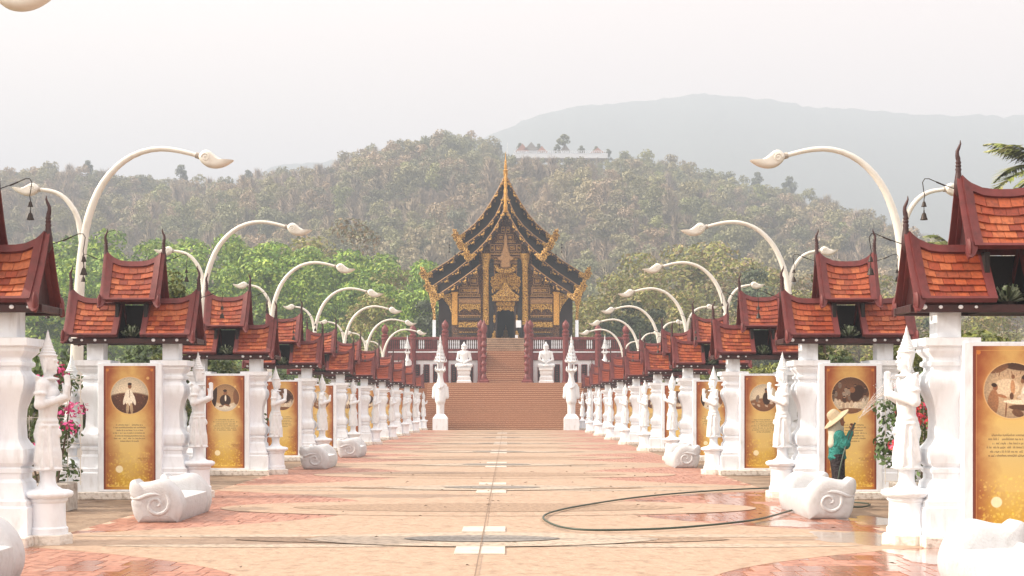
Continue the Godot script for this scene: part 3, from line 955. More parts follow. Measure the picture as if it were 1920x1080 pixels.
func banner(kind: int) -> StandardMaterial3D:
	var w := 288
	var h := 700
	im = Image.create(w, h, false, Image.FORMAT_RGB8)
	var f := nz(0.012, 4, 50 + kind)
	var f2 := nz(0.05, 3, 60 + kind)
	var r := RandomNumberGenerator.new()
	r.seed = 900 + kind
	for y in h:
		var t := float(y) / h
		for x in w:
			var u := absf(float(x) / w - 0.5) * 2.0
			var n := f.get_noise_2d(x, y) * 0.5 + f2.get_noise_2d(x, y) * 0.12
			var core := clampf(1.15 - pow(u, 1.8) * 1.2 - 0.35 * pow(absf(t - 0.55) * 2.0, 2.0) + n * 0.35, 0.0, 1.0)
			var c := Color8(146, 74, 36).lerp(Color8(220, 188, 112), core)
			if t > 0.38 and t < 0.7: c = c.lerp(Color8(214, 188, 126), clampf(core * (1.0 - absf(t - 0.54) * 6.0), 0.0, 0.75))
			if t > 0.78: c = c.lerp(Color8(196, 146, 22), clampf((t - 0.74) * 4.0, 0.0, 0.8) * (0.65 + n) * clampf(1.6 - u * 1.3, 0.0, 1.0))
			var e := u
			if e > 0.9: c = c.lerp(Color8(96, 34, 32), clampf((e - 0.9) * 9.0, 0.0, 0.8))
			im.set_pixel(x, y, c)
	# thin frame with turned corners
	for y in range(16, h - 16):
		for x in [13, w - 14]: im.set_pixel(x, y, Color8(226, 182, 110)); 
	for x in range(13, w - 13):
		for y in [16, h - 17]: im.set_pixel(x, y, Color8(226, 182, 110))
	for cxy in [[20, 23], [w - 21, 23], [20, h - 24], [w - 21, h - 24]]: dab(cxy[0], cxy[1], 9, 9, Color8(196, 120, 50))
	# sparkles: little squares and lights in the lower quarter
	for i in 340:
		var y := h - 20 - int(pow(r.randf(), 1.8) * 200.0)
		var x := r.randi_range(18, w - 26)
		var s := r.randi_range(3, 10)
		var c := Color8(238, 206, 60).lerp(Color8(250, 236, 150), r.randf())
		for yy in s:
			for xx in s:
				if (xx + yy * 3) % 7 != 0: im.set_pixel(x + xx, mini(h - 18, y + yy), im.get_pixel(x + xx, mini(h - 18, y + yy)).lerp(c, 0.35))
	for i in 5: dab(r.randf_range(40, w - 40), r.randf_range(60, 240), 9, 9, Color(1, 0.92, 0.6, 0.5))
	dab(w * 0.3, h * 0.835, 22, 22, Color(1, 0.97, 0.85, 0.8))
	# lines of small script
	var ink := Color8(86, 62, 44)
	var lines: Array = [[0.475, 0.52], [0.497, 0.62], [0.519, 0.5], [0.541, 0.64], [0.563, 0.56], [0.585, 0.6], [0.607, 0.36]]
	if kind % 2 == 1: lines = lines.slice(0, 6)
	for l in lines:
		script_line(int(w * (0.5 - l[1] * 0.5)), int(h * l[0]), int(w * l[1]), ink, r)
	script_line(int(w * 0.66), int(h * 0.745), int(w * 0.22), Color8(140, 96, 44), r)
	script_line(int(w * 0.7), int(h * 0.758), int(w * 0.16), Color8(140, 96, 44), r)
	# sepia photograph in a round frame
	var cx := w * 0.5
	var cy := h * 0.238
	var R := w * 0.36
	dab(cx, cy, R + 9, R + 9, Color8(206, 150, 84))
	dab(cx, cy, R + 5, R + 5, Color8(250, 240, 214))
	var k := Vector3(cx, cy, R)
	dab(cx, cy, R * 1.4, R * 1.4, Color8(222, 206, 178), 0.0, k)
	var D := Color8(58, 36, 26)
	var S := Color8(136, 92, 62)
	var L := Color8(236, 226, 206)
	match kind:
		0: # a man in a pale jacket standing before a dark field
			dab(cx, cy + R * 0.55, R * 1.6, R * 0.75, Color8(92, 56, 38), 0.0, k)
			for i in 90: dab(cx + r.randf_range(-R, R), cy + r.randf_range(-0.1, 0.9) * R, 4, 1.5, Color8(60, 36, 26).lerp(Color8(170, 120, 84), r.randf()), 0.0, k)
			dab(cx - 4, cy + R * 0.12, R * 0.26, R * 0.48, L, 0.0, k)
			dab(cx - R * 0.25, cy + R * 0.2, 9, 36, L, 0.25, k)
			dab(cx + R * 0.22, cy + R * 0.22, 9, 36, L, -0.25, k)
			dab(cx - 12, cy + R * 0.72, 9, 34, Color8(190, 164, 130), 0.05, k)
			dab(cx + 10, cy + R * 0.72, 9, 34, Color8(190, 164, 130), -0.08, k)
			dab(cx, cy - R * 0.5, 11, 15, S, 0.0, k)
			dab(cx, cy - R * 0.62, 12, 8, D, 0.0, k)
			dab(cx, cy - R * 0.1, 2, 26, S, 0.0, k)
		1: # a man in a dark suit leaning over papers
			dab(cx, cy - R * 0.3, R * 1.3, R * 0.8, Color8(170, 134, 96), 0.0, k)
			dab(cx - R * 0.8, cy, 22, R, D, 0.1, k)
			dab(cx + R * 0.8, cy - 8, 26, R * 0.6, S, 0.0, k)
			dab(cx, cy + R * 0.2, R * 0.42, R * 0.46, D, 0.0, k)
			dab(cx + 2, cy + R * 0.02, 7, 26, L, 0.0, k)
			dab(cx, cy - R * 0.36, 14, 19, S, 0.0, k)
			dab(cx - 2, cy - R * 0.52, 15, 10, D, 0.0, k)
			dab(cx, cy + R * 0.75, R * 0.95, R * 0.22, L, 0.0, k)
			dab(cx + 14, cy + R * 0.55, 26, 7, S, 0.35, k)
			dab(cx - 30, cy + R * 0.62, 20, 6, S, -0.2, k)
		2: # a group bent together over the ground
			dab(cx, cy - R * 0.3, R * 1.2, R * 0.75, S.lerp(D, 0.4), 0.0, k)
			for i in 16:
				var px := cx + r.randf_range(-1, 0.95) * R
				var py := cy + r.randf_range(-0.75, 0.1) * R
				var tone := D.lerp(L, r.randf() * 0.6)
				dab(px, py + 16, 11, 19, tone, r.randf_range(-0.4, 0.4), k)
				dab(px, py, 6, 7, S.lerp(L, 0.25), 0.0, k)
				dab(px, py - 4, 7, 4, D, 0.0, k)
			dab(cx + R * 0.35, cy - R * 0.12, R * 0.36, R * 0.5, D, 0.5, k)
			dab(cx + R * 0.1, cy - R * 0.3, 16, 18, S, 0.0, k)
			for i in 9: dab(cx - R * 0.8 + i * 22, cy + R * r.randf_range(0.3, 0.6), 9, 20, L.lerp(S, r.randf() * 0.6), 0.0, k)
			dab(cx, cy + R * 0.9, R, R * 0.22, S, 0.0, k)
		3: # people round a table in a thatched room
			dab(cx, cy, R * 1.4, R * 1.4, Color8(198, 170, 136), 0.0, k)
			dab(cx + R * 0.3, cy - R * 0.95, R * 0.9, R * 0.24, D.lerp(S, 0.3), 0.1, k)
			dab(cx - R * 0.5, cy - R * 0.8, R * 0.4, R * 0.16, S, -0.3, k)
			for i in 9: dab(cx - R * 0.6 + i * R * 0.15, cy - R * r.randf_range(0.5, 0.7), 2, r.randf_range(6, 16), S.lerp(L, r.randf() * 0.5), r.randf_range(-0.3, 0.3), k)
			dab(cx - R * 0.2, cy - R * 0.1, R * 0.5, R * 0.35, Color8(222, 200, 168), 0.0, k)
			dab(cx - R * 0.68, cy + R * 0.45, 22, 54, Color8(166, 116, 78), 0.08, k)
			dab(cx - R * 0.6, cy - R * 0.12, 10, 13, Color8(150, 98, 66), 0.0, k)
			dab(cx - R * 0.64, cy - R * 0.2, 11, 8, D, 0.2, k)
			dab(cx - R * 0.36, cy + R * 0.2, 20, 6, Color8(170, 118, 80), 0.3, k)
			dab(cx + R * 0.02, cy - R * 0.12, 9, 30, Color8(196, 146, 104), -0.04, k)
			dab(cx + R * 0.03, cy - R * 0.5, 7, 9, S, 0.0, k)
			dab(cx - R * 0.02, cy + R * 0.2, 8, 14, D.lerp(S, 0.5), 0.0, k)
			dab(cx + R * 0.62, cy + R * 0.12, 34, 50, L, 0.1, k)
			dab(cx + R * 0.34, cy + R * 0.2, 18, 8, L.lerp(S, 0.2), -0.3, k)
			dab(cx + R * 0.48, cy - R * 0.42, 17, 18, D, 0.0, k)
			dab(cx + R * 0.36, cy - R * 0.34, 6, 10, S, 0.0, k)
			dab(cx + R * 0.3, cy + R * 0.42, R * 0.66, 9, Color8(240, 226, 200), 0.05, k)
			dab(cx + R * 0.35, cy + R * 0.62, R * 0.5, 12, D.lerp(S, 0.45), 0.05, k)
			dab(cx - R * 0.22, cy + R * 0.7, 3, 30, S, 0.06, k)
			dab(cx + R * 0.2, cy + R * 0.82, 24, 14, Color8(120, 82, 56), 0.4, k)
		4: # a man in a dark jacket among pale boxes
			dab(cx, cy + R * 0.6, R * 1.3, R * 0.6, S, 0.0, k)
			for i in 10: dab(cx + r.randf_range(-0.9, 0.9) * R, cy + r.randf_range(0.0, 0.6) * R, 15, 9, L.lerp(S, r.randf() * 0.7), r.randf(), k)
			dab(cx + R * 0.2, cy + R * 0.05, R * 0.3, R * 0.5, D, 0.0, k)
			dab(cx + R * 0.18, cy - R * 0.5, 12, 16, S, 0.0, k)
			dab(cx + R * 0.18, cy - R * 0.62, 13, 8, D, 0.0, k)
			dab(cx - R * 0.45, cy + R * 0.05, 14, 30, D.lerp(L, 0.4), 0.2, k)
	for y in range(int(cy - R), int(cy + R)):
		for x in range(int(cx - R), int(cx + R)):
			if Vector2(x - cx, y - cy).length() < R - 1.0:
				var q := 1.0 + f2.get_noise_2d(x * 2.0, y * 2.0) * 0.14 - 0.2 * pow(Vector2(x - cx, y - cy).length() / R, 4.0)
				var c := im.get_pixel(x, y)
				im.set_pixel(x, y, Color(c.r * q, c.g * q, c.b * q))
	for i in 500:
		var a := r.randf() * TAU
		var q := sqrt(r.randf()) * R * 0.97
		var x := int(cx + cos(a) * q)
		var y := int(cy + sin(a) * q)
		im.set_pixel(x, y, im.get_pixel(x, y).lerp(D, r.randf() * 0.3))
	var m := StandardMaterial3D.new()
	im.generate_mipmaps()
	m.albedo_texture = ImageTexture.create_from_image(im)
	m.roughness = 0.5
	return m

func script_line(x0: int, y0: int, wd: int, ink: Color, r: RandomNumberGenerator) -> void:
	# small looped letters with marks above, as the print shows them
	var x := x0
	while x < x0 + wd:
		var k := r.randi() % 6
		if k == 5:
			x += 3
			continue
		for y in 6: im.set_pixel(x, y0 + y, ink)
		if k != 3:
			for y in 6: im.set_pixel(x + 3, y0 + y, ink)
		if k == 0 or k == 2:
			for e in 4: im.set_pixel(x + e, y0, ink)
		if k == 1:
			for e in 4: im.set_pixel(x + e, y0 + 5, ink)
		im.set_pixel(x + 1, y0 + (1 if k % 2 == 0 else 4), ink)
		if r.randf() < 0.25:
			for e in 3: im.set_pixel(x + e, y0 - 3, ink)
		x += 5

# ---------- the temple ----------
const TIER_A := [[0.0, 18.95], [0.2, 18.6], [0.51, 17.95], [1.11, 16.9], [1.71, 16.0], [2.31, 15.28], [2.85, 14.8], [3.45, 14.35]]
const TIER_B := [[0.0, 17.5], [0.15, 17.0], [0.38, 16.35], [0.74, 15.6], [1.33, 14.85], [2.03, 14.2], [2.62, 13.76], [3.05, 13.5]]
const TIER_C := [[0.0, 16.1], [0.15, 15.7], [0.35, 15.2], [0.92, 14.2], [1.5, 13.42], [2.05, 12.85], [2.5, 12.5]]
const AISLE_A := [[2.9, 13.6], [3.4, 13.15], [4.3, 12.45], [5.2, 11.9], [5.9, 11.48]]
const AISLE_B := [[2.5, 12.6], [2.95, 12.15], [3.8, 11.45], [4.7, 10.85], [5.44, 10.37]]
const AISLE_C := [[1.85, 11.8], [2.3, 11.4], [3.1, 10.8], [3.9, 10.25], [4.88, 9.6]]

func tier(o: Node3D, pts: Array, sides: Array, zf: float, zb: float, low: float, called: String) -> void:
	var b := B.new()
	var bar := B.new()
	var orn := B.new()
	var wall := B.new()
	var edge := B.new()
	var pur := B.new()
	for s in sides:
		var rows := [[], [], [], []]
		var path := []
		for p in pts:
			var q := Vector3(s * p[0], p[1], zf)
			rows[0].append(q); rows[1].append(q + Vector3(0, 0, zb - zf))
			rows[2].append(q - Vector3(0, 0.16, 0)); rows[3].append(q + Vector3(0, -0.16, zb - zf))
			path.append(q + Vector3(0, -0.06, 0.05))
		b.grid([rows[0], rows[1]], s < 0.0)
		b.grid([rows[2], rows[3]], s > 0.0)
		var e: int = pts.size() - 1
		b.quad(rows[0][e], rows[1][e], rows[3][e], rows[2][e])
		bar.tube(path, [0.12], 4, Vector2(1, 0.7), Vector3(0, 0, 1))
		edge.tube(path.map(func(v): return v + Vector3(0, 0.15, 0.05)), [0.04], 5)
		var total := 0.0
		for i in e: total += path[i].distance_to(path[i + 1])
		var step := 0.5
		var d := 0.35
		while d < total - 0.2:
			var acc := 0.0
			for i in e:
				var l: float = path[i].distance_to(path[i + 1])
				if acc + l >= d:
					var t: Vector3 = (path[i + 1] - path[i]) / l
					var c: Vector3 = path[i] + t * (d - acc)
					orn.ball(c + Vector3(0, 0, 0.13), Vector3(0.065, 0.065, 0.04), 8, 4)
					if int(d / step) % 2 == 0:
						orn.tube([c + Vector3(0, -0.1, 0.06), c + Vector3(s * 0.05, -0.24, 0.08), c + Vector3(s * 0.2, -0.3, 0.08), c + Vector3(s * 0.26, -0.2, 0.08)], [0.06, 0.09, 0.07, 0.01], 5)
					break
				acc += l
			d += step
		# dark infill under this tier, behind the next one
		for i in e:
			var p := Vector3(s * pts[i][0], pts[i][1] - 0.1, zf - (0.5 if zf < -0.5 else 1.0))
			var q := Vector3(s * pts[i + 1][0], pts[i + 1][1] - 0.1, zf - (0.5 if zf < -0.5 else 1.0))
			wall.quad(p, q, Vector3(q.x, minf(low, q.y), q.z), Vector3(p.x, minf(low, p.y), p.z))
			for k in 3:
				var z := zf - 0.12 - k * 0.13
				if i % 2 == k % 2: pur.box((p + q) * 0.5 + Vector3(0, -0.2, (0.5 if zf < -0.5 else 1.0) - 0.14 * k), Vector3(0.08, 0.22, 0.1))
	var r := part(called, b, M.navy, o, 40.0)
	part("bargeboard", bar, M.barge, r, 40.0)
	part("barge_edge", edge, M.bronze, r, 40.0)
	tag(part("gilded_beads", orn, M.gold, r, 60.0), "", "", "", "stuff")
	tag(part("purlin_ends", pur, M.bronze, r, 0.0), "", "", "", "stuff")
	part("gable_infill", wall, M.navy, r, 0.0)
	# gilded curls at the eaves
	var last: Array = pts[pts.size() - 1]
	for s in sides:
		var g := B.new()
		var poly := PackedVector2Array()
		for q in [[-0.45, 0.16], [-0.2, -0.05], [0.0, -0.3], [0.25, -0.42], [0.52, -0.36], [0.7, -0.12], [0.74, 0.2], [0.66, 0.42], [0.74, 0.62], [0.7, 0.86], [0.52, 0.72], [0.38, 0.78], [0.36, 0.56], [0.2, 0.5], [0.22, 0.3], [0.06, 0.22], [-0.1, 0.1], [-0.3, 0.3]]:
			poly.append(Vector2(s * (last[0] + q[0] * 0.82 - 0.05), last[1] + q[1] * 0.82 - 0.05))
		g.prism(poly, zf - 0.02, zf + 0.18, 0.05, Vector2(s * (last[0] + 0.3), last[1] + 0.05), 0.04)
		var sp := []
		for i in 16:
			var a := i * 0.5
			var rr := 0.3 - 0.017 * i
			sp.append(Vector3(s * (last[0] + 0.33 + cos(a) * rr), last[1] + 0.0 + sin(a) * rr, zf + 0.24))
		g.tube(sp, [0.04], 5)
		part("gilded_curl", g, M.gold, r, 40.0)

func framed(o: Node3D, x0: float, x1: float, y0: float, y1: float, z: float, inner: Material) -> void:
	var b := B.new()
	var w := 0.05
	for k in 2:
		var g := k * 0.12
		if x1 - x0 - 2 * g < 0.2 or y1 - y0 - 2 * g < 0.16: continue
		var c := Vector3((x0 + x1) / 2, (y0 + y1) / 2, z + 0.03 * k)
		b.box(Vector3(c.x, y0 + g, c.z), Vector3(x1 - x0 - 2 * g, w, 0.1))
		b.box(Vector3(c.x, y1 - g, c.z), Vector3(x1 - x0 - 2 * g, w, 0.1))
		b.box(Vector3(x0 + g + 0.0, c.y, c.z), Vector3(w, y1 - y0 - 2 * g - w, 0.09))
		b.box(Vector3(x1 - g - 0.0, c.y, c.z), Vector3(w, y1 - y0 - 2 * g - w, 0.09))
	var f := part("gable_panel", b, M.bronze, o, 0.0)
	b = B.new()
	b.box(Vector3((x0 + x1) / 2, (y0 + y1) / 2, z), Vector3((x1 - x0) * 0.62, (y1 - y0) * 0.36, 0.07), 0.01)
	part("inset", b, inner, f, 0.0)

func mirror_poly(rows: Array) -> PackedVector2Array:
	var p := PackedVector2Array()
	for r in rows: p.append(Vector2(r[0], r[1]))
	for i in range(rows.size() - 1, -1, -1):
		if rows[i][0] > 1e-4: p.append(Vector2(-rows[i][0], rows[i][1]))
	return p

func lotus_post(o: Node3D, x: float, z: float, y0: float, y1: float, r: float) -> void:
	var b := B.new()
	var h := y1 - y0
	var k := r / 0.25
	var pr := [[0.3, 0.0], [0.3, 0.12], [0.25, 0.18], [0.25, h - 1.15], [0.3, h - 1.1], [0.3, h - 1.0], [0.22, h - 0.95], [0.28, h - 0.85], [0.28, h - 0.78], [0.2, h - 0.74], [0.17, h - 0.7], [0.25, h - 0.58], [0.29, h - 0.42], [0.24, h - 0.26], [0.12, h - 0.14], [0.07, h - 0.08], [0.0, h]]
	b.lathe(pr.map(func(p): return Vector2(p[0] * k, y0 + p[1])), 14, false, Vector3(x, 0, z))
	part("post", b, M.redwood, o, 40.0)

func temple() -> void:
	var o := thing("temple", Vector3(0.15, 0, -105), "tall dark wooden temple with tiered swooping roofs and gilded gable at the avenue's end", "temple")
	for sd: float in [-1.0, 1.0]: tier(o, TIER_A, [sd], -4.0, -26.0, 13.0, "upper_roof")
	for sd: float in [-1.0, 1.0]: tier(o, TIER_B, [sd], -2.0, -22.0, 12.4, "upper_roof")
	for sd: float in [-1.0, 1.0]: tier(o, TIER_C, [sd], 0.0, -18.0, 15.0, "upper_roof")
	for sd: float in [-1.0, 1.0]: tier(o, AISLE_A, [sd], -4.0, -26.0, 10.0, "aisle_roof")
	for sd: float in [-1.0, 1.0]: tier(o, AISLE_B, [sd], -2.0, -22.0, 9.4, "aisle_roof")
	for sd: float in [-1.0, 1.0]: tier(o, AISLE_C, [sd], 0.0, -18.0, 9.4, "aisle_roof")
	# walls
	var b := B.new()
	var half := [[0.62, 6.47], [3.95, 6.47], [3.95, 9.95], [3.2, 10.45], [1.95, 11.4], [1.95, 12.7], [1.45, 13.25], [0.9, 13.95], [0.35, 14.95], [0.1, 15.5], [0.1, 8.95], [0.62, 8.95]]
	for s: float in [-1.0, 1.0]:
		var p := PackedVector2Array()
		for q in half: p.append(Vector2(s * q[0] if q[0] > 0.15 else 0.0, q[1]))
		b.prism(p, -1.2, -0.8, 0.0, Vector2.ZERO, 0.0)
	var wall := part("front_wall", b, M.wood, o, 0.0)
	b = B.new()
	for s: float in [-1.0, 1.0]:
		b.box(Vector3(s * 4.4, 8.1, -2.2), Vector3(0.9, 5.5, 0.3))
		b.box(Vector3(s * 4.85, 7.6, -11.5), Vector3(0.3, 4.6, 18.0))
	b.box(Vector3(0, 8.4, -19.0), Vector3(9.4, 6.0, 0.3))
	part("side_wall", b, M.darkwood, o, 0.0)
	b = B.new()
	b.box(Vector3(0, 5.9, -10.0), Vector3(9.9, 1.12, 18.8), 0.05)
	part("base", b, M.darkwood, o, 0.0)
	# the doorway: a dark room behind it with a small gilded altar
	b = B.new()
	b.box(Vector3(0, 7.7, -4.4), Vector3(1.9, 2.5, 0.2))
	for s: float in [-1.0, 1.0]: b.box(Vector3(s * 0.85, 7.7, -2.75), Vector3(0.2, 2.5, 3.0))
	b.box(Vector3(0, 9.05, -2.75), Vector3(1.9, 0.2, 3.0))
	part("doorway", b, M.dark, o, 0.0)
	b = B.new()
	b.lathe([Vector2(0.3, 6.47), Vector2(0.3, 6.8), Vector2(0.2, 6.85), Vector2(0.16, 7.2), Vector2(0.05, 7.5), Vector2(0.0, 7.7)], 10, false, Vector3(0, 0, -3.8))
	part("altar", b, M.gold, o, 40.0)
	for s: float in [-1.0, 1.0]:
		# gilded pillars with flared capitals, and corner pilasters
		b = B.new()
		b.lathe([[0.2, 6.47], [0.2, 7.5]].map(func(p): return Vector2(p[0], p[1])), 14, false, Vector3(s * 1.44, 0, -0.55))
		part("pillar_foot", b, M.darkwood, o, 40.0)
		b = B.new()
		b.lathe([[0.22, 7.5], [0.225, 8.0], [0.215, 11.7], [0.25, 11.75], [0.235, 11.85], [0.26, 12.1], [0.34, 12.5], [0.36, 12.72], [0.0, 12.74]].map(func(p): return Vector2(p[0], p[1])), 14, false, Vector3(s * 1.44, 0, -0.55))
		var pil := part("pillar", b, M.gold, o, 40.0)
		b = B.new()
		for i in 11: b.lathe([Vector2(0.22, 7.55 + i * 0.4), Vector2(0.25, 7.58 + i * 0.4), Vector2(0.22, 7.61 + i * 0.4)], 14, false, Vector3(s * 1.44, 0, -0.55))
		part("ring_bands", b, M.smoothgold, pil, 40.0)
		b = B.new()
		b.box(Vector3(s * 3.73, 8.65, -0.72), Vector3(0.42, 2.3, 0.3), 0.02)
		b.box(Vector3(s * 3.73, 9.86, -0.7), Vector3(0.54, 0.16, 0.4), 0.03)
		part("pilaster", b, M.smoothgold, o, 0.0)
		b = B.new()
		b.prism(PackedVector2Array([Vector2(s * 3.95, 8.3), Vector2(s * 3.98, 9.9), Vector2(s * 4.75, 9.65), Vector2(s * 4.4, 9.2), Vector2(s * 4.15, 8.9)]), -0.8, -0.6, 0.0, Vector2(s * 4.2, 9.3), 0.04)
		part("bracket", b, M.gold, o, 30.0)
		b = B.new()
		b.box(Vector3(s * 1.05, 9.4, -0.74), Vector3(0.38, 5.9, 0.1))
		part("reveal", b, M.navy, o, 0.0)
		# side bay: arched gilded panel, bands and strips
		var x0 := s * 1.82
		var x1 := s * 3.45
		var c := (x0 + x1) / 2
		b = B.new()
		var p := PackedVector2Array()
		for q in [[-0.8, 9.05], [0.8, 9.05], [0.8, 8.3], [0.72, 8.5], [0.6, 8.62], [0.4, 8.7], [0.2, 8.66], [0.05, 8.52], [0.0, 8.4], [-0.05, 8.52], [-0.2, 8.66], [-0.4, 8.7], [-0.6, 8.62], [-0.72, 8.5], [-0.8, 8.3]]:
			p.append(Vector2(c + q[0], q[1]))
		b.prism(p, -0.8, -0.66, 0.0, Vector2.ZERO, 0.0)
		part("arched_panel", b, M.gold, wall, 0.0)
		b = B.new()
		b.box(Vector3(c, 7.53, -0.74), Vector3(1.63, 0.4, 0.12), 0.02)
		part("gilded_strip", b, M.gold, wall, 0.0)
		b = B.new()
		for y in [8.2, 9.12, 9.42, 9.62]: b.box(Vector3(c, y, -0.75), Vector3(1.66, 0.06, 0.12))
		part("moulding", b, M.bronze, wall, 0.0)
		b = B.new()
		b.box(Vector3(c, 9.27, -0.76), Vector3(1.6, 0.2, 0.08))
		for i in 7: b.ball(Vector3(c - 0.6 + i * 0.2, 9.27, -0.71), Vector3(0.05, 0.05, 0.03), 8, 4)
		part("studded_band", b, M.bronze, wall, 0.0)
		b = B.new()
		b.box(Vector3(c, 6.85, -0.74), Vector3(1.7, 0.1, 0.12))
		b.box(Vector3(c, 7.28, -0.74), Vector3(1.7, 0.06, 0.12))
		b.box(Vector3(c, 8.0, -0.76), Vector3(1.6, 0.26, 0.06))
		part("dark_moulding", b, M.darkwood, wall, 0.0)
		framed(wall, c - 0.72, c + 0.6, 9.82, 10.26, -0.74, M.gold)
		if s > 0.0: framed(wall, 2.05, 2.6, 10.5, 11.0, -0.74, M.gold)
		else: framed(wall, -2.6, -2.05, 10.5, 11.0, -0.74, M.gold)
		# gable rows each side of the central ornament
		for row in [[0.1, 0.56, 13.72, 14.15], [0.2, 0.8, 12.92, 13.42], [0.85, 1.12, 12.92, 13.42], [0.36, 1.08, 12.14, 12.5], [0.36, 1.08, 11.7, 12.06], [0.8, 1.12, 11.0, 11.44], [0.06, 0.3, 14.3, 14.7]]:
			if s > 0.0: framed(wall, row[0], row[1], row[2], row[3], -0.74, M.gold)
			else: framed(wall, -row[1], -row[0], row[2], row[3], -0.74, M.gold)
	# carved studs and small coffers over the gable and the bays
	for s: float in [-1.0, 1.0]:
		b = B.new()
		for row in [[2.0, 3.3, 10.36], [2.0, 2.7, 11.08], [1.9, 3.45, 9.72], [1.9, 3.45, 8.1], [1.9, 3.45, 6.98], [0.3, 1.1, 12.78], [0.3, 1.1, 11.62], [0.2, 0.7, 13.64]]:
			var x: float = row[0]
			while x < row[1]:
				b.ball(Vector3(s * x, row[2], -0.72), Vector3(0.045, 0.045, 0.03), 6, 4)
				x += 0.13
		tag(part("gilded_studs", b, M.gold, wall, 60.0), "", "", "", "stuff")
		for q in [[2.85, 3.2, 10.42, 10.75], [1.98, 2.55, 9.82, 10.26], [2.05, 2.35, 11.12, 11.3]]:
			if s > 0.0: framed(wall, q[0], q[1], q[2], q[3], -0.715, M.gold)
			else: framed(wall, -q[1], -q[0], q[2], q[3], -0.715, M.gold)
	b = B.new()
	for y in [[0.75, 13.58], [1.15, 12.7], [1.16, 11.55]]: b.box(Vector3(0, y[1], -0.76), Vector3(y[0] * 2, 0.07, 0.1))
	part("gable_rail", b, M.bronze, wall, 0.0)
	# central gilded ornament
	b = B.new()
	b.prism(mirror_poly([[0.0, 14.35], [0.09, 13.9], [0.13, 13.4], [0.22, 12.95], [0.34, 12.55], [0.6, 12.42], [0.5, 12.25], [0.3, 12.2], [0.36, 11.95], [0.3, 11.7]]), -0.72, -0.45, 0.05, Vector2(0, 12.7), 0.04)
	part("gable_ornament", b, M.bronze, o, 30.0)
	b = B.new()
	b.prism(mirror_poly([[0.15, 11.62], [0.5, 11.66], [0.78, 11.86], [0.7, 11.5], [0.55, 11.36], [0.2, 11.3]]), -0.7, -0.4, 0.04, Vector2(0, 11.5), 0.04)
	b.prism(mirror_poly([[0.25, 11.3], [0.72, 11.3], [0.78, 11.15], [1.08, 11.0], [1.02, 10.7], [1.1, 10.45], [0.95, 10.2], [0.3, 10.0]]), -0.76, -0.62, 0.0, Vector2(0, 10.6), 0.04)
	for i in 9: b.tube([Vector3(-0.56 + i * 0.14, 11.2, -0.6), Vector3(-0.56 + i * 0.14, 10.3, -0.6)], [0.035], 5)
	for s: float in [-1.0, 1.0]:
		var sp := []
		for i in 14: sp.append(Vector3(s * (0.86 + cos(i * 0.5) * (0.24 - 0.014 * i)), 10.6 + sin(i * 0.5) * (0.3 - 0.016 * i), -0.58))
		b.tube(sp, [0.05], 5)
		for i in 7: b.tube([Vector3(s * (0.14 + i * 0.13), 10.62 - i * 0.135, -0.3), Vector3(s * (0.2 + i * 0.13), 10.86 - i * 0.135, -0.3), Vector3(s * (0.14 + i * 0.13), 11.0 - i * 0.135, -0.3)], [0.06, 0.05, 0.01], 5)
	part("gable_ornament", b, M.gold, o, 30.0)
	b = B.new()
	b.prism(mirror_poly([[0.0, 10.75], [0.2, 10.35], [0.45, 10.0], [0.75, 9.75], [1.02, 9.6], [0.95, 9.42], [0.98, 9.25], [0.3, 9.22]]), -0.5, -0.2, 0.06, Vector2(0, 9.7), 0.05)
	b.prism(mirror_poly([[0.0, 10.1], [0.25, 9.8], [0.5, 9.55], [0.1, 9.5]]), -0.16, -0.04, 0.03, Vector2(0, 9.7), 0.05)
	part("door_pediment", b, M.gold, o, 30.0)
	b = B.new()
	b.box(Vector3(0, 9.05, -0.6), Vector3(1.35, 0.3, 0.3), 0.03)
	b.prism(mirror_poly([[0.78, 8.88], [0.78, 8.35], [0.66, 8.4], [0.55, 8.56], [0.4, 8.5], [0.25, 8.62], [0.05, 8.58]]), -0.75, -0.6, 0.0, Vector2.ZERO, 0.0)
	part("door_lambrequin", b, M.gold, o, 30.0)
	for s: float in [-1.0, 1.0]:
		b = B.new()
		b.box(Vector3(s * 0.72, 7.7, -0.68), Vector3(0.18, 2.4, 0.2), 0.02)
		part("door_jamb", b, M.darkwood, o, 0.0)
		b = B.new()
		for y in [6.75, 6.95, 7.8, 8.1]: b.ball(Vector3(s * 0.82, y, -0.55), Vector3(0.09, 0.16, 0.05), 8, 5)
		b.lathe([Vector2(0.16, 6.47), Vector2(0.16, 6.6), Vector2(0.1, 6.7), Vector2(0.13, 6.85), Vector2(0.0, 6.95)], 10, false, Vector3(s * 0.86, 0, -0.4))
		part("door_guardian", b, M.gold, o, 40.0)
	# ridge finials
	for q in [[18.75, -4.0, 1.0], [17.35, -2.0, 0.85], [15.95, 0.0, 0.85]]:
		b = B.new()
		var k: float = q[2]
		var pr := [[0.1, -0.3], [0.2, 0.0], [0.14, 0.15], [0.22, 0.3], [0.2, 0.5], [0.26, 0.62], [0.12, 0.72], [0.16, 0.9], [0.09, 1.15], [0.12, 1.3], [0.05, 1.45], [0.03, 1.9], [0.0, 2.1]]
		if k < 1.0: pr = [[0.1, -0.3], [0.16, -0.1], [0.2, 0.2], [0.12, 0.4], [0.17, 0.55], [0.14, 0.8], [0.08, 0.95], [0.12, 1.1], [0.06, 1.3], [0.0, 1.5]]
		b.lathe(pr.map(func(p): return Vector2(p[0] * 0.8, q[0] + p[1])), 12, false, Vector3(0, 0, q[1] + 0.1))
		part("finial", b, M.smoothgold, o, 45.0)
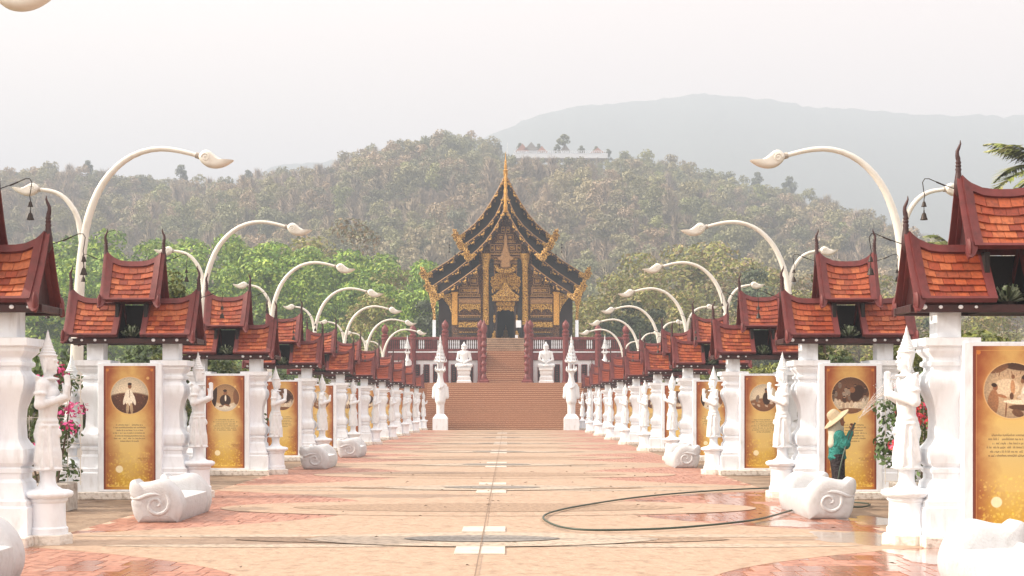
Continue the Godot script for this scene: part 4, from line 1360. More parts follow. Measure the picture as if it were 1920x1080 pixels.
	# gilded brackets under the outer eaves, on white posts
	for s: float in [-1.0, 1.0]:
		b = B.new()
		b.prism(PackedVector2Array([Vector2(s * 5.0, 9.7), Vector2(s * 5.7, 10.0), Vector2(s * 5.55, 9.3), Vector2(s * 5.4, 8.6), Vector2(s * 5.35, 7.9), Vector2(s * 5.15, 7.9), Vector2(s * 5.2, 8.8)]), -1.4, -1.2, 0.0, Vector2(s * 5.3, 9.0), 0.03)
		part("eaves_bracket", b, M.gold, o, 30.0)
		b = B.new()
		b.box(Vector3(s * 5.26, 6.6, -1.3), Vector3(0.24, 2.6, 0.24), 0.02)
		part("eaves_post", b, M.white, o, 0.0)
	# chimes hang from the upper eaves
	for s: float in [-1.0, 1.0]:
		for q in [[4.25, 13.7, -3.9], [3.75, 12.75, -1.9]]:
			var t := thing("eaves_chime", Vector3(0.15 + s * q[0], q[1], -105.0 + q[2]), "small dark chime on a cord under the %s right-hand eave of the temple" % ("upper" if q[1] > 13.0 else "lower") if s > 0.0 else "small dark chime on a cord under the %s left-hand eave of the temple" % ("upper" if q[1] > 13.0 else "lower"), "chime", "chimes under the temple eaves")
			b = B.new()
			b.tube([Vector3(0, 0.35, 0), Vector3(0, -0.55, 0)], [0.015], 4)
			part("cord", b, M.iron, t, 40.0)
			for y in [0.0, -0.22, -0.55]:
				b = B.new()
				b.lathe([Vector2(0.0, y), Vector2(0.08, y), Vector2(0.05, y + 0.1), Vector2(0.0, y + 0.14)], 8)
				part("bell", b, M.iron, t, 40.0)

func stairs_and_terrace() -> void:
	var o := thing("lower_stairs", Vector3(0.15, 0, -94), "wide flight of sandstone coloured steps rising from the end of the avenue", "stairs")
	var n := 24
	for i in n:
		var b := B.new()
		var h := 3.146 / n
		b.box(Vector3(0, h * (i + 0.5), -(i + 0.5) * 0.1875 - 0.35), Vector3(10.6, h, 0.9), 0.006)
		var st := part("step", b, M.step, o, 0.0)
		b = B.new()
		b.box(Vector3(0, h * (i + 1.0) - 0.012, -i * 0.1875 + 0.12), Vector3(10.6, 0.035, 0.06))
		part("nosing", b, M.nosing, st, 0.0)
	var g := B.new()
	g.box(Vector3(0.15, 1.57, -103.2), Vector3(19.0, 3.135, 8.6))
	tag(part("landing", g, M.step, self, 0.0), "", "", "", "structure")
	o = thing("upper_stairs", Vector3(0.15, 3.146, -99.3), "narrow upper flight of steps climbing to the temple door", "stairs")
	n = 24
	for i in n:
		var b := B.new()
		var h := 3.324 / n
		b.box(Vector3(0, h * (i + 0.5), -(i + 0.5) * 0.217 - 0.35), Vector3(2.7, h, 0.9), 0.006)
		var st := part("step", b, M.step if i < 17 else M.side, o, 0.0)
		b = B.new()
		b.box(Vector3(0, h * (i + 1.0) - 0.012, -i * 0.217 + 0.12), Vector3(2.7, 0.035, 0.06))
		part("nosing", b, M.nosing, st, 0.0)
	for s: float in [-1.0, 1.0]:
		var p := thing("stair_newel", Vector3(0.15 + s * 1.47, 3.15, -98.9), "tall carved maroon newel column at the %s of the upper stairs" % ("left foot" if s < 0 else "right foot"), "column", "carved columns flanking the upper stairs")
		var b := B.new()
		b.lathe([Vector2(0.0, 0.0), Vector2(0.36, 0.0), Vector2(0.36, 0.12), Vector2(0.28, 0.2), Vector2(0.26, 0.3)], 4, true)
		part("foot", b, M.redwood, p, 0.0)
		b = B.new()
		var pr := []
		for i in 30: pr.append(Vector2(0.15 + 0.05 * sin(i * 1.5) + (0.05 if i % 7 == 0 else 0.0), 0.3 + i * 0.107))
		pr.append_array([Vector2(0.2, 3.55), Vector2(0.23, 3.75), Vector2(0.18, 3.95), Vector2(0.08, 4.15), Vector2(0.0, 4.45)])
		b.lathe(pr, 12)
		part("shaft", b, M.redwood, p, 50.0)
	# terrace walls with windows, ledge, balustrade, lotus-bud posts: one block each side of the upper stairs
	for s: float in [-1.0, 1.0]:
		var w := thing("terrace", Vector3(0.15, 0, -100.5), "white terrace wall with dark lattice windows and maroon balustrade %s of the upper stairs" % ("left" if s < 0 else "right"), "terrace", "terrace wings beside the upper stairs")
		var b := B.new()
		b.box(Vector3(s * 5.0, 3.95, -3.0), Vector3(7.0, 1.6, 5.9))
		part("wall", b, M.white, w, 0.0)
		b = B.new()
		b.box(Vector3(s * 5.0, 5.02, -3.0), Vector3(7.2, 0.52, 6.2), 0.04)
		part("fascia", b, M.redwood, w, 0.0)
		b = B.new()
		b.box(Vector3(s * 5.0, 5.325, -3.0), Vector3(7.3, 0.09, 6.3), 0.02)
		part("ledge", b, M.white, w, 0.0)
		for x: float in [2.45, 3.6, 4.85, 5.5, 6.15, 7.2]:
			b = B.new()
			b.box(Vector3(s * x, 3.82, 0.0), Vector3(0.34, 1.2, 0.1))
			var wn := part("window", b, M.dark, w, 0.0)
			b = B.new()
			for k: float in [-1.0, 1.0]: b.box(Vector3(s * x + k * 0.185, 3.82, 0.02), Vector3(0.05, 1.3, 0.14))
			for y in [3.2, 4.45]: b.box(Vector3(s * x, y, 0.02), Vector3(0.32, 0.05, 0.14))
			for i in 7: b.box(Vector3(s * x, 3.36 + i * 0.155, 0.04), Vector3(0.12, 0.06, 0.06))
			part("lattice", b, M.redwood, wn, 0.0)
		b = B.new()
		b.box(Vector3(s * 5.05, 6.28, 0.0), Vector3(6.9, 0.2, 0.24), 0.03)
		b.box(Vector3(s * 5.05, 5.47, 0.0), Vector3(6.9, 0.16, 0.2), 0.02)
		part("rail", b, M.redwood, w, 0.0)
		b = B.new()
		b.box(Vector3(s * 5.05, 5.86, -0.12), Vector3(6.9, 0.62, 0.06))
		part("rail_panel", b, M.darkmaroon, w, 0.0)
		for i in 46:
			var x := 1.8 + i * 0.145
			if x > 2.75 and x < 3.15: continue
			b = B.new()
			b.lathe([Vector2(0.03, 5.56), Vector2(0.045, 5.7), Vector2(0.03, 5.86), Vector2(0.045, 6.0), Vector2(0.03, 6.18)], 4, true, Vector3(s * x, 0, 0.0))
			part("baluster", b, M.white if x < 4.0 or (i % 9) < 3 else M.redwood, w, 30.0)
		for x: float in [1.72, 4.2, 6.45, 8.4]: lotus_post(w, s * x, 0.1, 3.15, 7.6 if x < 5.0 else 7.3, 0.22)
	# sign on a stand by the door
	var t := thing("notice_stand", Vector3(1.1, 6.47, -104.6), "small white notice board on a thin stand beside the temple door", "sign")
	var b := B.new()
	b.box(Vector3(0, 1.05, 0), Vector3(0.38, 0.52, 0.04), 0.01)
	part("board", b, M.white, t, 0.0)
	b = B.new()
	b.tube([Vector3(0.08, 0, 0), Vector3(0.08, 0.85, 0)], [0.02], 6)
	b.box(Vector3(0.0, 0.02, 0), Vector3(0.36, 0.04, 0.3))
	part("stand", b, M.iron, t, 40.0)
	t = thing("notice_card", Vector3(0.95, 6.47, -104.4), "small white card standing on the top step by the temple door", "sign")
	b = B.new()
	b.box(Vector3(0, 0.12, 0), Vector3(0.2, 0.24, 0.04), 0.01)
	part("card", b, M.white, t, 0.0)

# ---------- large white figures at the stairs ----------
func make_guardian() -> Node3D:
	var o := thing("crowned_guardian", Vector3.ZERO, "x", "statue", "tall white crowned guardians beside the stairs")
	var b := B.new()
	b.lathe([Vector2(0.0, 0.0), Vector2(0.48, 0.0), Vector2(0.48, 0.78), Vector2(0.28, 1.05), Vector2(0.0, 1.05)], 4, true)
	part("pedestal", b, M.white, o, 0.0)
	var pr := []
	pr.append([Vector3(0, 1.1, 0.0), Vector3(0, 2.2, 0.0), 0.25, 0.27])
	pr.append([Vector3(0, 1.95, 0.05), Vector3(0, 2.9, 0.04), 0.34, 0.26, Vector3(1, 1, 0.9)])
	pr.append([Vector3(0, 1.9, 0.28), Vector3(0, 2.75, 0.2), 0.18, 0.12, Vector3(1.2, 1, 0.6), 0.04])
	for s: float in [-1.0, 1.0]:
		pr.append([Vector3(s * 0.38, 2.2, -0.1), Vector3(s * 0.3, 2.9, -0.05), 0.17, 0.13, Vector3(1, 1, 1.2), 0.04])
		pr.append([Vector3(s * 0.42, 2.15, -0.1), Vector3(s * 0.42, 2.75, -0.1), 0.13, 0.1, Vector3(1, 1, 1.3), 0.04])
		pr.append([Vector3(s * 0.22, 2.95, 0.1), Vector3(s * 0.05, 2.75, 0.34), 0.09, 0.06, Vector3.ONE, 0.03])
	pr.append([Vector3(0, 2.95, 0), Vector3(0, 3.4, 0), 0.27, 0.17])
	pr.append([Vector3(0, 3.4, 0), Vector3(0, 3.75, 0.02), 0.15, 0.2, Vector3.ONE, 0.04])
	pr.append([Vector3(0, 2.75, 0.38), Vector3(0, 3.0, 0.34), 0.06, 0.03, Vector3.ONE, 0.02])
	put("figure", nets(pr, 0.035, 0.09), M.stone, o)
	b = B.new()
	b.lathe([Vector2(0.24, 3.75), Vector2(0.36, 3.85), Vector2(0.33, 3.95), Vector2(0.22, 3.98)], 8)
	for k in 4:
		var a := TAU * k / 4 + PI / 4
		b.tube([Vector3(cos(a) * 0.24, 3.95, sin(a) * 0.24), Vector3(cos(a) * 0.2, 4.4, sin(a) * 0.2)], [0.05], 6)
		b.tube([Vector3(cos(a) * 0.3, 3.8, sin(a) * 0.3), Vector3(cos(a) * 0.44, 3.95, sin(a) * 0.44), Vector3(cos(a) * 0.42, 4.15, sin(a) * 0.42)], [0.06, 0.05, 0.01], 5)
	part("crown_cage", b, M.stone, o, 30.0)
	b = B.new()
	var y := 4.36
	var r := 0.36
	for i in 7:
		b.lathe([Vector2(r * 0.5, y), Vector2(r, y + 0.06), Vector2(r * 0.92, y + 0.13), Vector2(r * 0.62, y + 0.2), Vector2(r * 0.6, y + 0.24)], 8)
		for k in 8:
			var a := TAU * k / 8
			if i < 5: b.tube([Vector3(cos(a) * r * 0.95, y + 0.05, sin(a) * r * 0.95), Vector3(cos(a) * r * 1.12, y + 0.13, sin(a) * r * 1.12), Vector3(cos(a) * r * 1.0, y + 0.3, sin(a) * r * 1.0)], [0.05, 0.045, 0.006], 4)
		y += 0.215; r *= 0.76
	b.lathe([Vector2(0.06, y), Vector2(0.045, y + 0.1), Vector2(0.0, y + 0.32)], 8)
	part("crown_spire", b, M.stone, o, 40.0)
	return o

func make_seated() -> Node3D:
	var o := thing("seated_statue", Vector3.ZERO, "x", "statue", "seated white statues flanking the upper stairs")
	var b := B.new()
	b.lathe([[0.0, 0.0], [0.5, 0.0], [0.5, 0.14], [0.44, 0.2], [0.44, 0.42], [0.38, 0.48], [0.38, 0.58], [0.42, 0.64], [0.42, 0.84], [0.48, 0.9], [0.48, 1.08], [0.0, 1.08]].map(func(p): return Vector2(p[0], p[1])), 4, true)
	part("pedestal", b, M.stone, o, 25.0)
	var p := []
	p.append([Vector3(0, 1.3, 0), Vector3(0, 1.95, 0.02), 0.26, 0.25, Vector3(1.15, 1, 0.85)])
	p.append([Vector3(-0.22, 2.1, 0.0), Vector3(0.22, 2.1, 0.0), 0.15, 0.15])
	p.append([Vector3(0, 2.2, 0), Vector3(0, 2.32, 0.03), 0.1, 0.1])
	p.append([Vector3(0, 2.4, 0.04), Vector3(0, 2.48, 0.03), 0.15, 0.16])
	p.append([Vector3(0, 2.41, 0.19), Vector3(0, 2.37, 0.21), 0.025, 0.035, Vector3.ONE, 0.02])
	p.append([Vector3(0, 2.56, 0.02), Vector3(0, 2.6, 0.02), 0.2, 0.17, Vector3(1, 0.5, 1), 0.02])
	p.append([Vector3(0, 2.6, 0.0), Vector3(0, 2.82, 0), 0.13, 0.05])
	for s: float in [-1.0, 1.0]:
		p.append([Vector3(s * 0.16, 1.25, 0.05), Vector3(s * 0.48, 1.22, 0.24), 0.17, 0.13])
		p.append([Vector3(s * 0.48, 1.2, 0.26), Vector3(s * -0.12, 1.2, 0.42), 0.12, 0.08])
		p.append([Vector3(s * 0.36, 2.06, 0.0), Vector3(s * 0.46, 1.62, 0.06), 0.11, 0.09])
		p.append([Vector3(s * 0.46, 1.62, 0.06), Vector3(s * 0.12, 1.45, 0.36), 0.085, 0.06])
		p.append([Vector3(s * 0.14, 2.45, 0.0), Vector3(s * 0.2, 2.35, 0.0), 0.05, 0.03, Vector3.ONE, 0.03])
		p.append([Vector3(s * 0.3, 2.1, 0.0), Vector3(s * 0.42, 2.2, 0.0), 0.08, 0.03, Vector3.ONE, 0.03])
		for f in 4: p.append([Vector3(s * (0.1 - f * 0.02), 1.44 - f * 0.03, 0.36), Vector3(s * (0.0 - f * 0.02), 1.4 - f * 0.03, 0.42), 0.028, 0.02, Vector3.ONE, 0.015])
	p.append([Vector3(-0.25, 2.0, 0.2), Vector3(0.2, 1.5, 0.24), 0.05, 0.05, Vector3(1, 1, 0.6), 0.03])
	put("figure", nets(p, 0.032, 0.06), M.stone, o)
	return o

# ---------- ground and paving ----------
const CROSS0 := -17.45
const CROSS_STEP := 10.87

func flat(pts: Array, y: float) -> B:
	# a level sheet from an outline of (x, z)
	var b := B.new()
	var poly := PackedVector2Array(pts)
	if Geometry2D.is_polygon_clockwise(poly): poly.reverse()
	var t := Geometry2D.triangulate_polygon(poly)
	for i in range(0, t.size(), 3):
		var p := poly[t[i]]
		var q := poly[t[i + 1]]
		var r := poly[t[i + 2]]
		b.trio(Vector3(p.x, y, p.y), Vector3(q.x, y, q.y), Vector3(r.x, y, r.y), Vector3(p.x, y - 100.0, p.y))
	return b

func ellipse(cx: float, cz: float, rx: float, rz: float, n := 48, lens := 1.0) -> Array:
	var o := []
	for i in n:
		var a := TAU * i / n
		var s := sin(a)
		o.append(Vector2(cx + cos(a) * rx, cz + signf(s) * pow(absf(s), lens) * rz))
	return o

func tan_width(z: float) -> float:
	var t := fposmod(CROSS0 - z, CROSS_STEP)
	var dz := minf(t, CROSS_STEP - t)
	if dz < 0.85: return 5.25
	var s := clampf((dz - 0.85) / 4.6, 0.0, 1.0)
	return 1.95 + 3.3 * pow(1.0 - s, 2.4)

func in_mid_lens(x: float, z: float) -> bool:
	var t := fposmod(CROSS0 - z + CROSS_STEP * 0.5, CROSS_STEP)
	var dz := minf(t, CROSS_STEP - t)
	return pow(x / 4.25, 2.0) + pow(dz / 1.75, 2.0) < 1.0

func ground() -> void:
	var b := B.new()
	b.quad(Vector3(-1300, -0.06, 60), Vector3(-1300, -0.06, -1750), Vector3(1300, -0.06, -1750), Vector3(1300, -0.06, 60))
	tag(part("ground", b, M.soil, self, 0.0), "", "", "", "structure")
	b = B.new()
	b.box(Vector3(0, -0.05, -45), Vector3(26, 0.1, 110))
	tag(part("side_paving", b, M.side, self, 0.0), "", "", "", "structure")
	var av := Node3D.new()
	named(av, "avenue_paving", self)
	tag(av, "", "", "", "structure")
	b = B.new()
	b.quad(Vector3(-5.3, 0.004, 2), Vector3(-5.3, 0.004, -94), Vector3(5.3, 0.004, -94), Vector3(5.3, 0.004, 2))
	part("mortar_bed", b, M.mortar, av, 0.0)
	# tan washed-stone field with concave edges, laid over the tile bed
	b = B.new()
	var z := 2.0
	while z > -94.0:
		var z2 := maxf(z - 0.2, -94.0)
		var w := tan_width(z)
		var w2 := tan_width(z2)
		b.quad(Vector3(-w, 0.014, z), Vector3(-w2, 0.014, z2), Vector3(w2, 0.014, z2), Vector3(w, 0.014, z))
		for s: float in [-1.0, 1.0]: b.quad(Vector3(s * w, 0.014, z), Vector3(s * w2, 0.014, z2), Vector3(s * w2, 0.0, z2), Vector3(s * w, 0.0, z))
		z = z2
	part("washed_stone", b, M.tan, av, 0.0)
	for i in range(-1, 8):
		var cz := CROSS0 - CROSS_STEP * i
		var mid := cz - CROSS_STEP * 0.5
		if mid > -93.0:
			part("oval_inlay", flat(ellipse(0, mid, 4.25, 1.75), 0.018), M.tan, av, 0.0)
			part("oval_inlay", flat(ellipse(0, mid, 3.1, 0.95, 48, 1.3), 0.022), M.ochre, av, 0.0)
		if cz < -93.0: continue
		for s: float in [-1.0, 1.0]:
			part("petal_inlay", flat(ellipse(s * 2.9, cz - 0.5, 2.2, 0.17, 40, 1.3), 0.018), M.pale, av, 0.0)
			part("petal_inlay", flat(ellipse(s * 2.5, cz + 0.75, 1.9, 0.2, 40, 1.3), 0.018), M.pale, av, 0.0)
		part("petal_inlay", flat(ellipse(0, cz, 3.0, 0.6, 48, 1.4), 0.022), M.ochre, av, 0.0)
		part("petal_inlay", flat(ellipse(0, cz, 2.15, 0.95, 48, 1.4), 0.026), M.pale, av, 0.0)
		part("petal_inlay", flat(ellipse(0, cz, 0.95, 0.42, 40, 1.3), 0.034), M.greystone, av, 0.0)
		for s: float in [-1.0, 1.0]:
			for k: float in [-1.0, 1.0]:
				b = B.new()
				b.box(Vector3(k * 0.142, 0.02, cz + s * 1.36), Vector3(0.276, 0.021, 0.78), 0.002)
				part("marble_slab", b, M.marble, av, 0.0)
	# thin joints round the petals and across the field
	var jo := B.new()
	for i in range(0, 8):
		var cz := CROSS0 - CROSS_STEP * i
		if cz < -92.0: break
		for e in [[0.0, cz, 2.15, 0.95, 1.4, 0.0275], [0.0, cz, 3.0, 0.6, 1.4, 0.0235], [0.0, cz - CROSS_STEP * 0.5, 3.1, 0.95, 1.3, 0.0235], [0.0, cz - CROSS_STEP * 0.5, 4.25, 1.75, 1.0, 0.0195]]:
			if e[1] - e[3] < -93.5: continue
			var p: Array = ellipse(e[0], e[1], e[2], e[3], 64, e[4])
			for k in 64:
				var a: Vector2 = p[k]
				var c: Vector2 = p[(k + 1) % 64]
				var n := (a - Vector2(e[0], e[1])).normalized() * 0.009
				jo.quad(Vector3(a.x - n.x, e[5], a.y - n.y), Vector3(a.x, e[5], a.y), Vector3(c.x, e[5], c.y), Vector3(c.x - n.x, e[5], c.y - n.y))
	part("joint", jo, M.joint, av, 0.0)
	b = B.new()
	b.quad(Vector3(-0.007, 0.0385, 2), Vector3(-0.007, 0.0385, -93.9), Vector3(0.007, 0.0385, -93.9), Vector3(0.007, 0.0385, 2))
	part("joint", b, M.joint, av, 0.0)
	# terracotta pavers
	var red := Node3D.new()
	named(red, "terracotta_paving", self)
	tag(red, "", "", "", "structure")
	var far := [B.new(), B.new(), B.new(), B.new()]
	var wets := [B.new(), B.new()]
	var cand := []
	var row := 0
	z = -6.0
	while z > -93.5:
		for s: float in [-1.0, 1.0]:
			for c in 13:
				var x := 5.17 - 0.255 * c - (0.127 if row % 2 == 1 else 0.0)
				var w := tan_width(z - 0.25)
				var inside: bool = x + 0.12 < tan_width(z) and x + 0.12 < tan_width(z - 0.5)
				if x < 1.8 or inside or (in_mid_lens(x + 0.13, z) and in_mid_lens(x + 0.13, z - 0.5)): continue
				cand.append([s * x, z])
		z -= 0.51
		row += 1
	var made := 0
	var wn := nz(0.6, 3, 91)
	for q in cand:
		var x: float = q[0]
		var zc: float = q[1] - 0.25
		var wet: bool = x > 2.4 and zc < -13.2 and zc > -27.0 and wn.get_noise_2d(x * 1.4, zc * 0.6) > -0.3 + 0.05 * absf(zc + 18.0) - 0.14 * (x - 3.0)
		wet = wet or (x < -2.6 and zc > -19.0 and wn.get_noise_2d(x * 1.4 + 40.0, zc * 0.6) > 0.12)
		var kk := rng.randi() % 4
		var u := (x - 0.31) / -zc * F + 952.0
		var seen: bool = zc < -13.6 and u > -20.0 and u < 1940.0
		if seen and made < 290:
			var t := B.new()
			t.box(Vector3(x, 0.006 + rng.randf_range(-0.0007, 0.0007), zc), Vector3(0.243, 0.011, 0.497), 0.003)
			part("paver", t, M.wet[kk] if wet else M.bricks[kk], red, 0.0)
			made += 1
		else:
			var t: B = wets[kk % 2] if wet else far[kk]
			t.box(Vector3(x, 0.006, zc), Vector3(0.243, 0.011, 0.497))
	for i in 4: tag(part("far_pavers", far[i], M.bricks[i], red, 0.0), "", "", "", "stuff")
	for i in 2: tag(part("far_wet_pavers", wets[i], M.wet[i], red, 0.0), "", "", "", "stuff")
	# thin films of water on the right-hand paving
	var k := 0
	for q in [[4.6, -17.6, 0.5, 0.9], [5.0, -15.4, 0.5, 0.9], [4.1, -19.8, 0.5, 0.5], [5.5, -20.2, 0.45, 0.8]]:
		var pts := []
		for i in 40:
			var a := TAU * i / 40
			var w := 1.0 + 0.3 * wn.get_noise_2d(cos(a) * 2.0 + k * 9.0, sin(a) * 2.0) + 0.18 * sin(a * 5.0 + k)
			pts.append(Vector2(q[0] + cos(a) * q[2] * w, q[1] + sin(a) * q[3] * w))
		k += 1
		tag(part("puddle_water", flat(pts, 0.0215), M.pane, self, 0.0), "", "", "", "structure")

# ---------- hills, mountain and forest ----------
const RIDGE := [[-260, 274], [-120, 324], [0, 376], [50, 372], [110, 369], [170, 364], [240, 376], [330, 386], [470, 386], [560, 376], [640, 361], [720, 335], [790, 322], [860, 312], [950, 313], [1050, 316], [1120, 320], [1200, 350], [1300, 370], [1380, 390], [1450, 396], [1500, 420], [1560, 462], [1620, 512], [1700, 590], [1800, 650], [2000, 700], [2300, 745]]
const PEAK := [[-600, 560], [0, 470], [250, 380], [400, 340], [470, 318], [550, 296], [640, 290], [750, 284], [820, 266], [880, 250], [960, 222], [1010, 200], [1085, 180], [1150, 174], [1200, 170], [1250, 163], [1300, 157], [1360, 163], [1435, 170], [1510, 182], [1610, 187], [1710, 198], [1770, 203], [1835, 200], [1875, 205], [1920, 197], [2100, 190], [2400, 230], [2700, 330]]
const HILL_D := 470.0
const PEAK_D := 1690.0

func along(table: Array, u: float) -> float:
	for i in table.size() - 1:
		if u <= table[i + 1][0]:
			var t: float = clampf((u - table[i][0]) / float(table[i + 1][0] - table[i][0]), 0.0, 1.0)
			return lerpf(table[i][1], table[i + 1][1], t * t * (3.0 - 2.0 * t) * 0.5 + t * 0.5)
	return table[table.size() - 1][1]

var hn: FastNoiseLite

func hill_y(x: float, z: float) -> float:
	var crest := (759.0 - along(RIDGE, x / HILL_D * F + 952.0)) / F * HILL_D + 1.65
	var d := -z
	var t := clampf((d - 185.0) / (HILL_D - 185.0), 0.0, 1.0)
	var k := 0.55 * t + 0.45 * t * t * (3.0 - 2.0 * t)
	if d > HILL_D: k = maxf(0.0, 1.0 - (d - HILL_D) / 260.0)
	return crest * k + hn.get_noise_2d(x, z) * 7.0 * minf(1.0, t * 2.0) * (1.0 - t * 0.6)

func hills() -> void:
	hn = nz(0.012, 3, 7)
	var b := B.new()
	var rows := []
	for i in 34:
		var row := []
		for j in 90: 
			var x := -330.0 + j * 8.0
			var z := -180.0 - i * 16.0
			row.append(Vector3(x, hill_y(x, z) - 0.07, z))
		rows.append(row)
	b.grid(rows)
	tag(part("hill_terrain", b, M.hill, self, 60.0), "", "", "", "structure")
	b = B.new()
	rows = []
	var pn := nz(0.006, 4, 17)
	for i in 24:
		var row := []
		for j in 300:
			var x := -950.0 + j * 7.0
			var d := 900.0 + i * 50.0
			var crest := (759.0 - along(PEAK, x / PEAK_D * F + 952.0)) / F * PEAK_D + 1.65
			var t := clampf((d - 900.0) / (PEAK_D - 900.0), 0.0, 1.0)
			var k := t if d <= PEAK_D else maxf(0.0, 1.0 - (d - PEAK_D) / 380.0)
			row.append(Vector3(x, crest * k + pn.get_noise_2d(x, d * 0.6) * 26.0 * (1.0 - k * 0.93) * minf(1.0, t * 4.0) + pn.get_noise_2d(x * 14.0, d * 3.0) * 3.5 - 0.5, -d))
		rows.append(row)
	b.grid(rows)
	tag(part("far_mountain", b, M.mount, self, 60.0), "", "", "", "structure")
	# forest: leafy and half-bare trees
	var r := RandomNumberGenerator.new()
	r.seed = 5
	var kinds := []
	for k in 3:
		var cl := []
		for i in 9: cl.append([Vector3(r.randf_range(-1.7, 1.7), r.randf_range(3.2, 8.0), r.randf_range(-1.7, 1.7)), Vector3(1.3, 1.1, 1.3)])
		kinds.append(leaves(20 + k, 620, cl, 0.34, [Color(1, 1, 1)]))
	for k in 2: kinds.append(twigs(40 + k, 900, 9.2, 3.1, 1.0, [Color(1, 1, 1)], 0.055))
	var spots := [[], [], [], [], []]
	var tn := nz(0.02, 3, 55)
	var z := -192.0
	while z > -500.0:
		var half := 0.40 * -z + 30.0
		var x := -half
		while x < half:
			var px := x + r.randf_range(-2.2, 2.2)
			var pz := z + r.randf_range(-2.2, 2.2)
			x += 3.7
			var y := hill_y(px, pz)
			if y < 1.0 or r.randf() < 0.08: continue
			# the hilltop terrace is clear
			if px > 0.0 and px < 33.0 and pz < -453.0: continue
			var n := tn.get_noise_2d(px, pz)
			var bare := 0.38 - n * 0.8 + (0.1 if px < -40 else -0.05)
			var k := 3 + r.randi() % 2 if r.randf() < bare else r.randi() % 3
			var s := 0.5 + 0.62 * pow(r.randf(), 1.5)
			if px > -4.0 and px < 36.0 and pz < -392.0: s = 0.42
			var c: Color
			if k >= 3: c = Color(0.36, 0.285, 0.225).lerp(Color(0.42, 0.32, 0.22), r.randf())
			else:
				c = Color(0.16, 0.165, 0.09).lerp(Color(0.3, 0.275, 0.12), r.randf())
				if r.randf() < 0.25: c = Color(0.34, 0.25, 0.16)
				if r.randf() < 0.06: c = Color(0.25, 0.27, 0.08)
			var patch := tn.get_noise_2d(px * 0.5 + 300.0, pz * 0.5)
			c = c.lerp(Color(0.23, 0.26, 0.1) if patch > 0.0 else Color(0.42, 0.32, 0.2), minf(absf(patch) * 0.9, 0.5))
			c = c * (1.0 + 0.35 * tn.get_noise_2d(px * 0.8 - 500.0, pz * 0.8))
			spots[k].append([Transform3D(Basis(Vector3.UP, r.randf() * TAU).scaled(Vector3(s, s * r.randf_range(0.85, 1.25), s)), Vector3(px, y - 0.5, pz)), c])
		z -= 4.0
	for k in 5:
		var mm := MultiMesh.new()
		mm.transform_format = MultiMesh.TRANSFORM_3D
		mm.use_colors = true
		mm.mesh = kinds[k]
		mm.mesh.surface_set_material(0, M.leaf if k < 3 else M.twig)
		mm.instance_count = spots[k].size()
		for i in spots[k].size():
			mm.set_instance_transform(i, spots[k][i][0])
			mm.set_instance_color(i, spots[k][i][1])
		var o := MultiMeshInstance3D.new()
		o.multimesh = mm
		named(o, "hillside_forest", self)
		tag(o, "", "", "", "stuff")

func make_tree(sd: int, h: float, rx: float, nleaf: int, leaf: float, cols: Array, low: float, clumps := 22) -> Node3D:
	var o := thing("tree", Vector3.ZERO, "x", "tree")
	put("trunk", trunk_mesh(h * 0.85, h * 0.016 + 0.03, sd, 6, 0.35, rx * 0.55), M.bark, o)
	var r := RandomNumberGenerator.new()
	r.seed = sd
	var cl := []
	for i in clumps:
		var t := r.randf()
		var y := lerpf(low * h, h * 0.9, t)
		var w := rx * (1.0 - 0.75 * pow(absf(t - 0.38) * 1.45, 1.6))
		var a := r.randf() * TAU
		var q := sqrt(r.randf()) * w
		var s := rx * r.randf_range(0.28, 0.48)
		cl.append([Vector3(cos(a) * q, y, sin(a) * q), Vector3(s, s * 0.75, s)])
	cl.append([Vector3(0, h * 0.93, 0), Vector3(rx * 0.4, h * 0.06, rx * 0.4)])
	put("crown", leaves(sd + 3, nleaf, cl, leaf, cols), M.leaf, o)
	return o

func make_palm(fan: bool, h: float, len: float, sd: int) -> Node3D:
	var o := thing("palm_tree", Vector3.ZERO, "x", "palm")
	var b := B.new()
	var path := []
	var rad := []
	for i in 9:
		path.append(Vector3(0.06 * sin(i * 0.6), h * i / 8.0, 0.05 * cos(i * 0.5)))
		rad.append(0.2 - 0.008 * i + 0.015 * (i % 2))
	b.tube(path, rad, 8)
	part("trunk", b, M.bark, o, 40.0)
	var r := RandomNumberGenerator.new()
	r.seed = sd
	var cols := [Color(0.26, 0.32, 0.07), Color(0.33, 0.38, 0.1), Color(0.42, 0.4, 0.17)]
	for f in 16:
		var vv := PackedVector3Array()
		var nn := PackedVector3Array()
		var cc := PackedColorArray()
		var a := TAU * f / 16.0 + r.randf() * 0.3
		var up := r.randf_range(-0.2, 1.2)
		var dir := Vector3(cos(a), 0, sin(a))
		var side := Vector3(-sin(a), 0, cos(a))
		var p := Vector3(0, h, 0)
		var prev := p
		var n := 46
		for i in n:
			var t := float(i) / n
			p = Vector3(0, h, 0) + dir * (len * t * (1.0 - 0.15 * up)) + Vector3.UP * (len * (0.62 * up + 0.25) * t - len * 0.62 * t * t * (1.0 + 0.3 * (1.0 - up)))
			vv.append_array(PackedVector3Array([prev - side * 0.015, p, prev + side * 0.015]))
			for e in 3: nn.append(Vector3.UP); cc.append(cols[1])
			if t > 0.12 or fan:
				for s: float in [-1.0, 1.0]:
					var l := len * 0.3 * sin(PI * clampf(t * 0.86 + 0.12, 0.0, 1.0)) * r.randf_range(0.85, 1.1)
					var q: Vector3 = p + side * s * l * 0.82 + dir * l * 0.55 + Vector3.DOWN * l * r.randf_range(0.1, 0.45)
					var nm := (Vector3.UP + dir * 0.3 + side * s * 0.3).normalized()
					var wd := dir * 0.05
					vv.append_array(PackedVector3Array([p - wd, q, p + wd]))
					var c: Color = cols[r.randi() % 3]
					for e in 3: nn.append(nm); cc.append(c)
			prev = p
		put("frond", soup(vv, nn, cc), M.leaf, o)
	return o

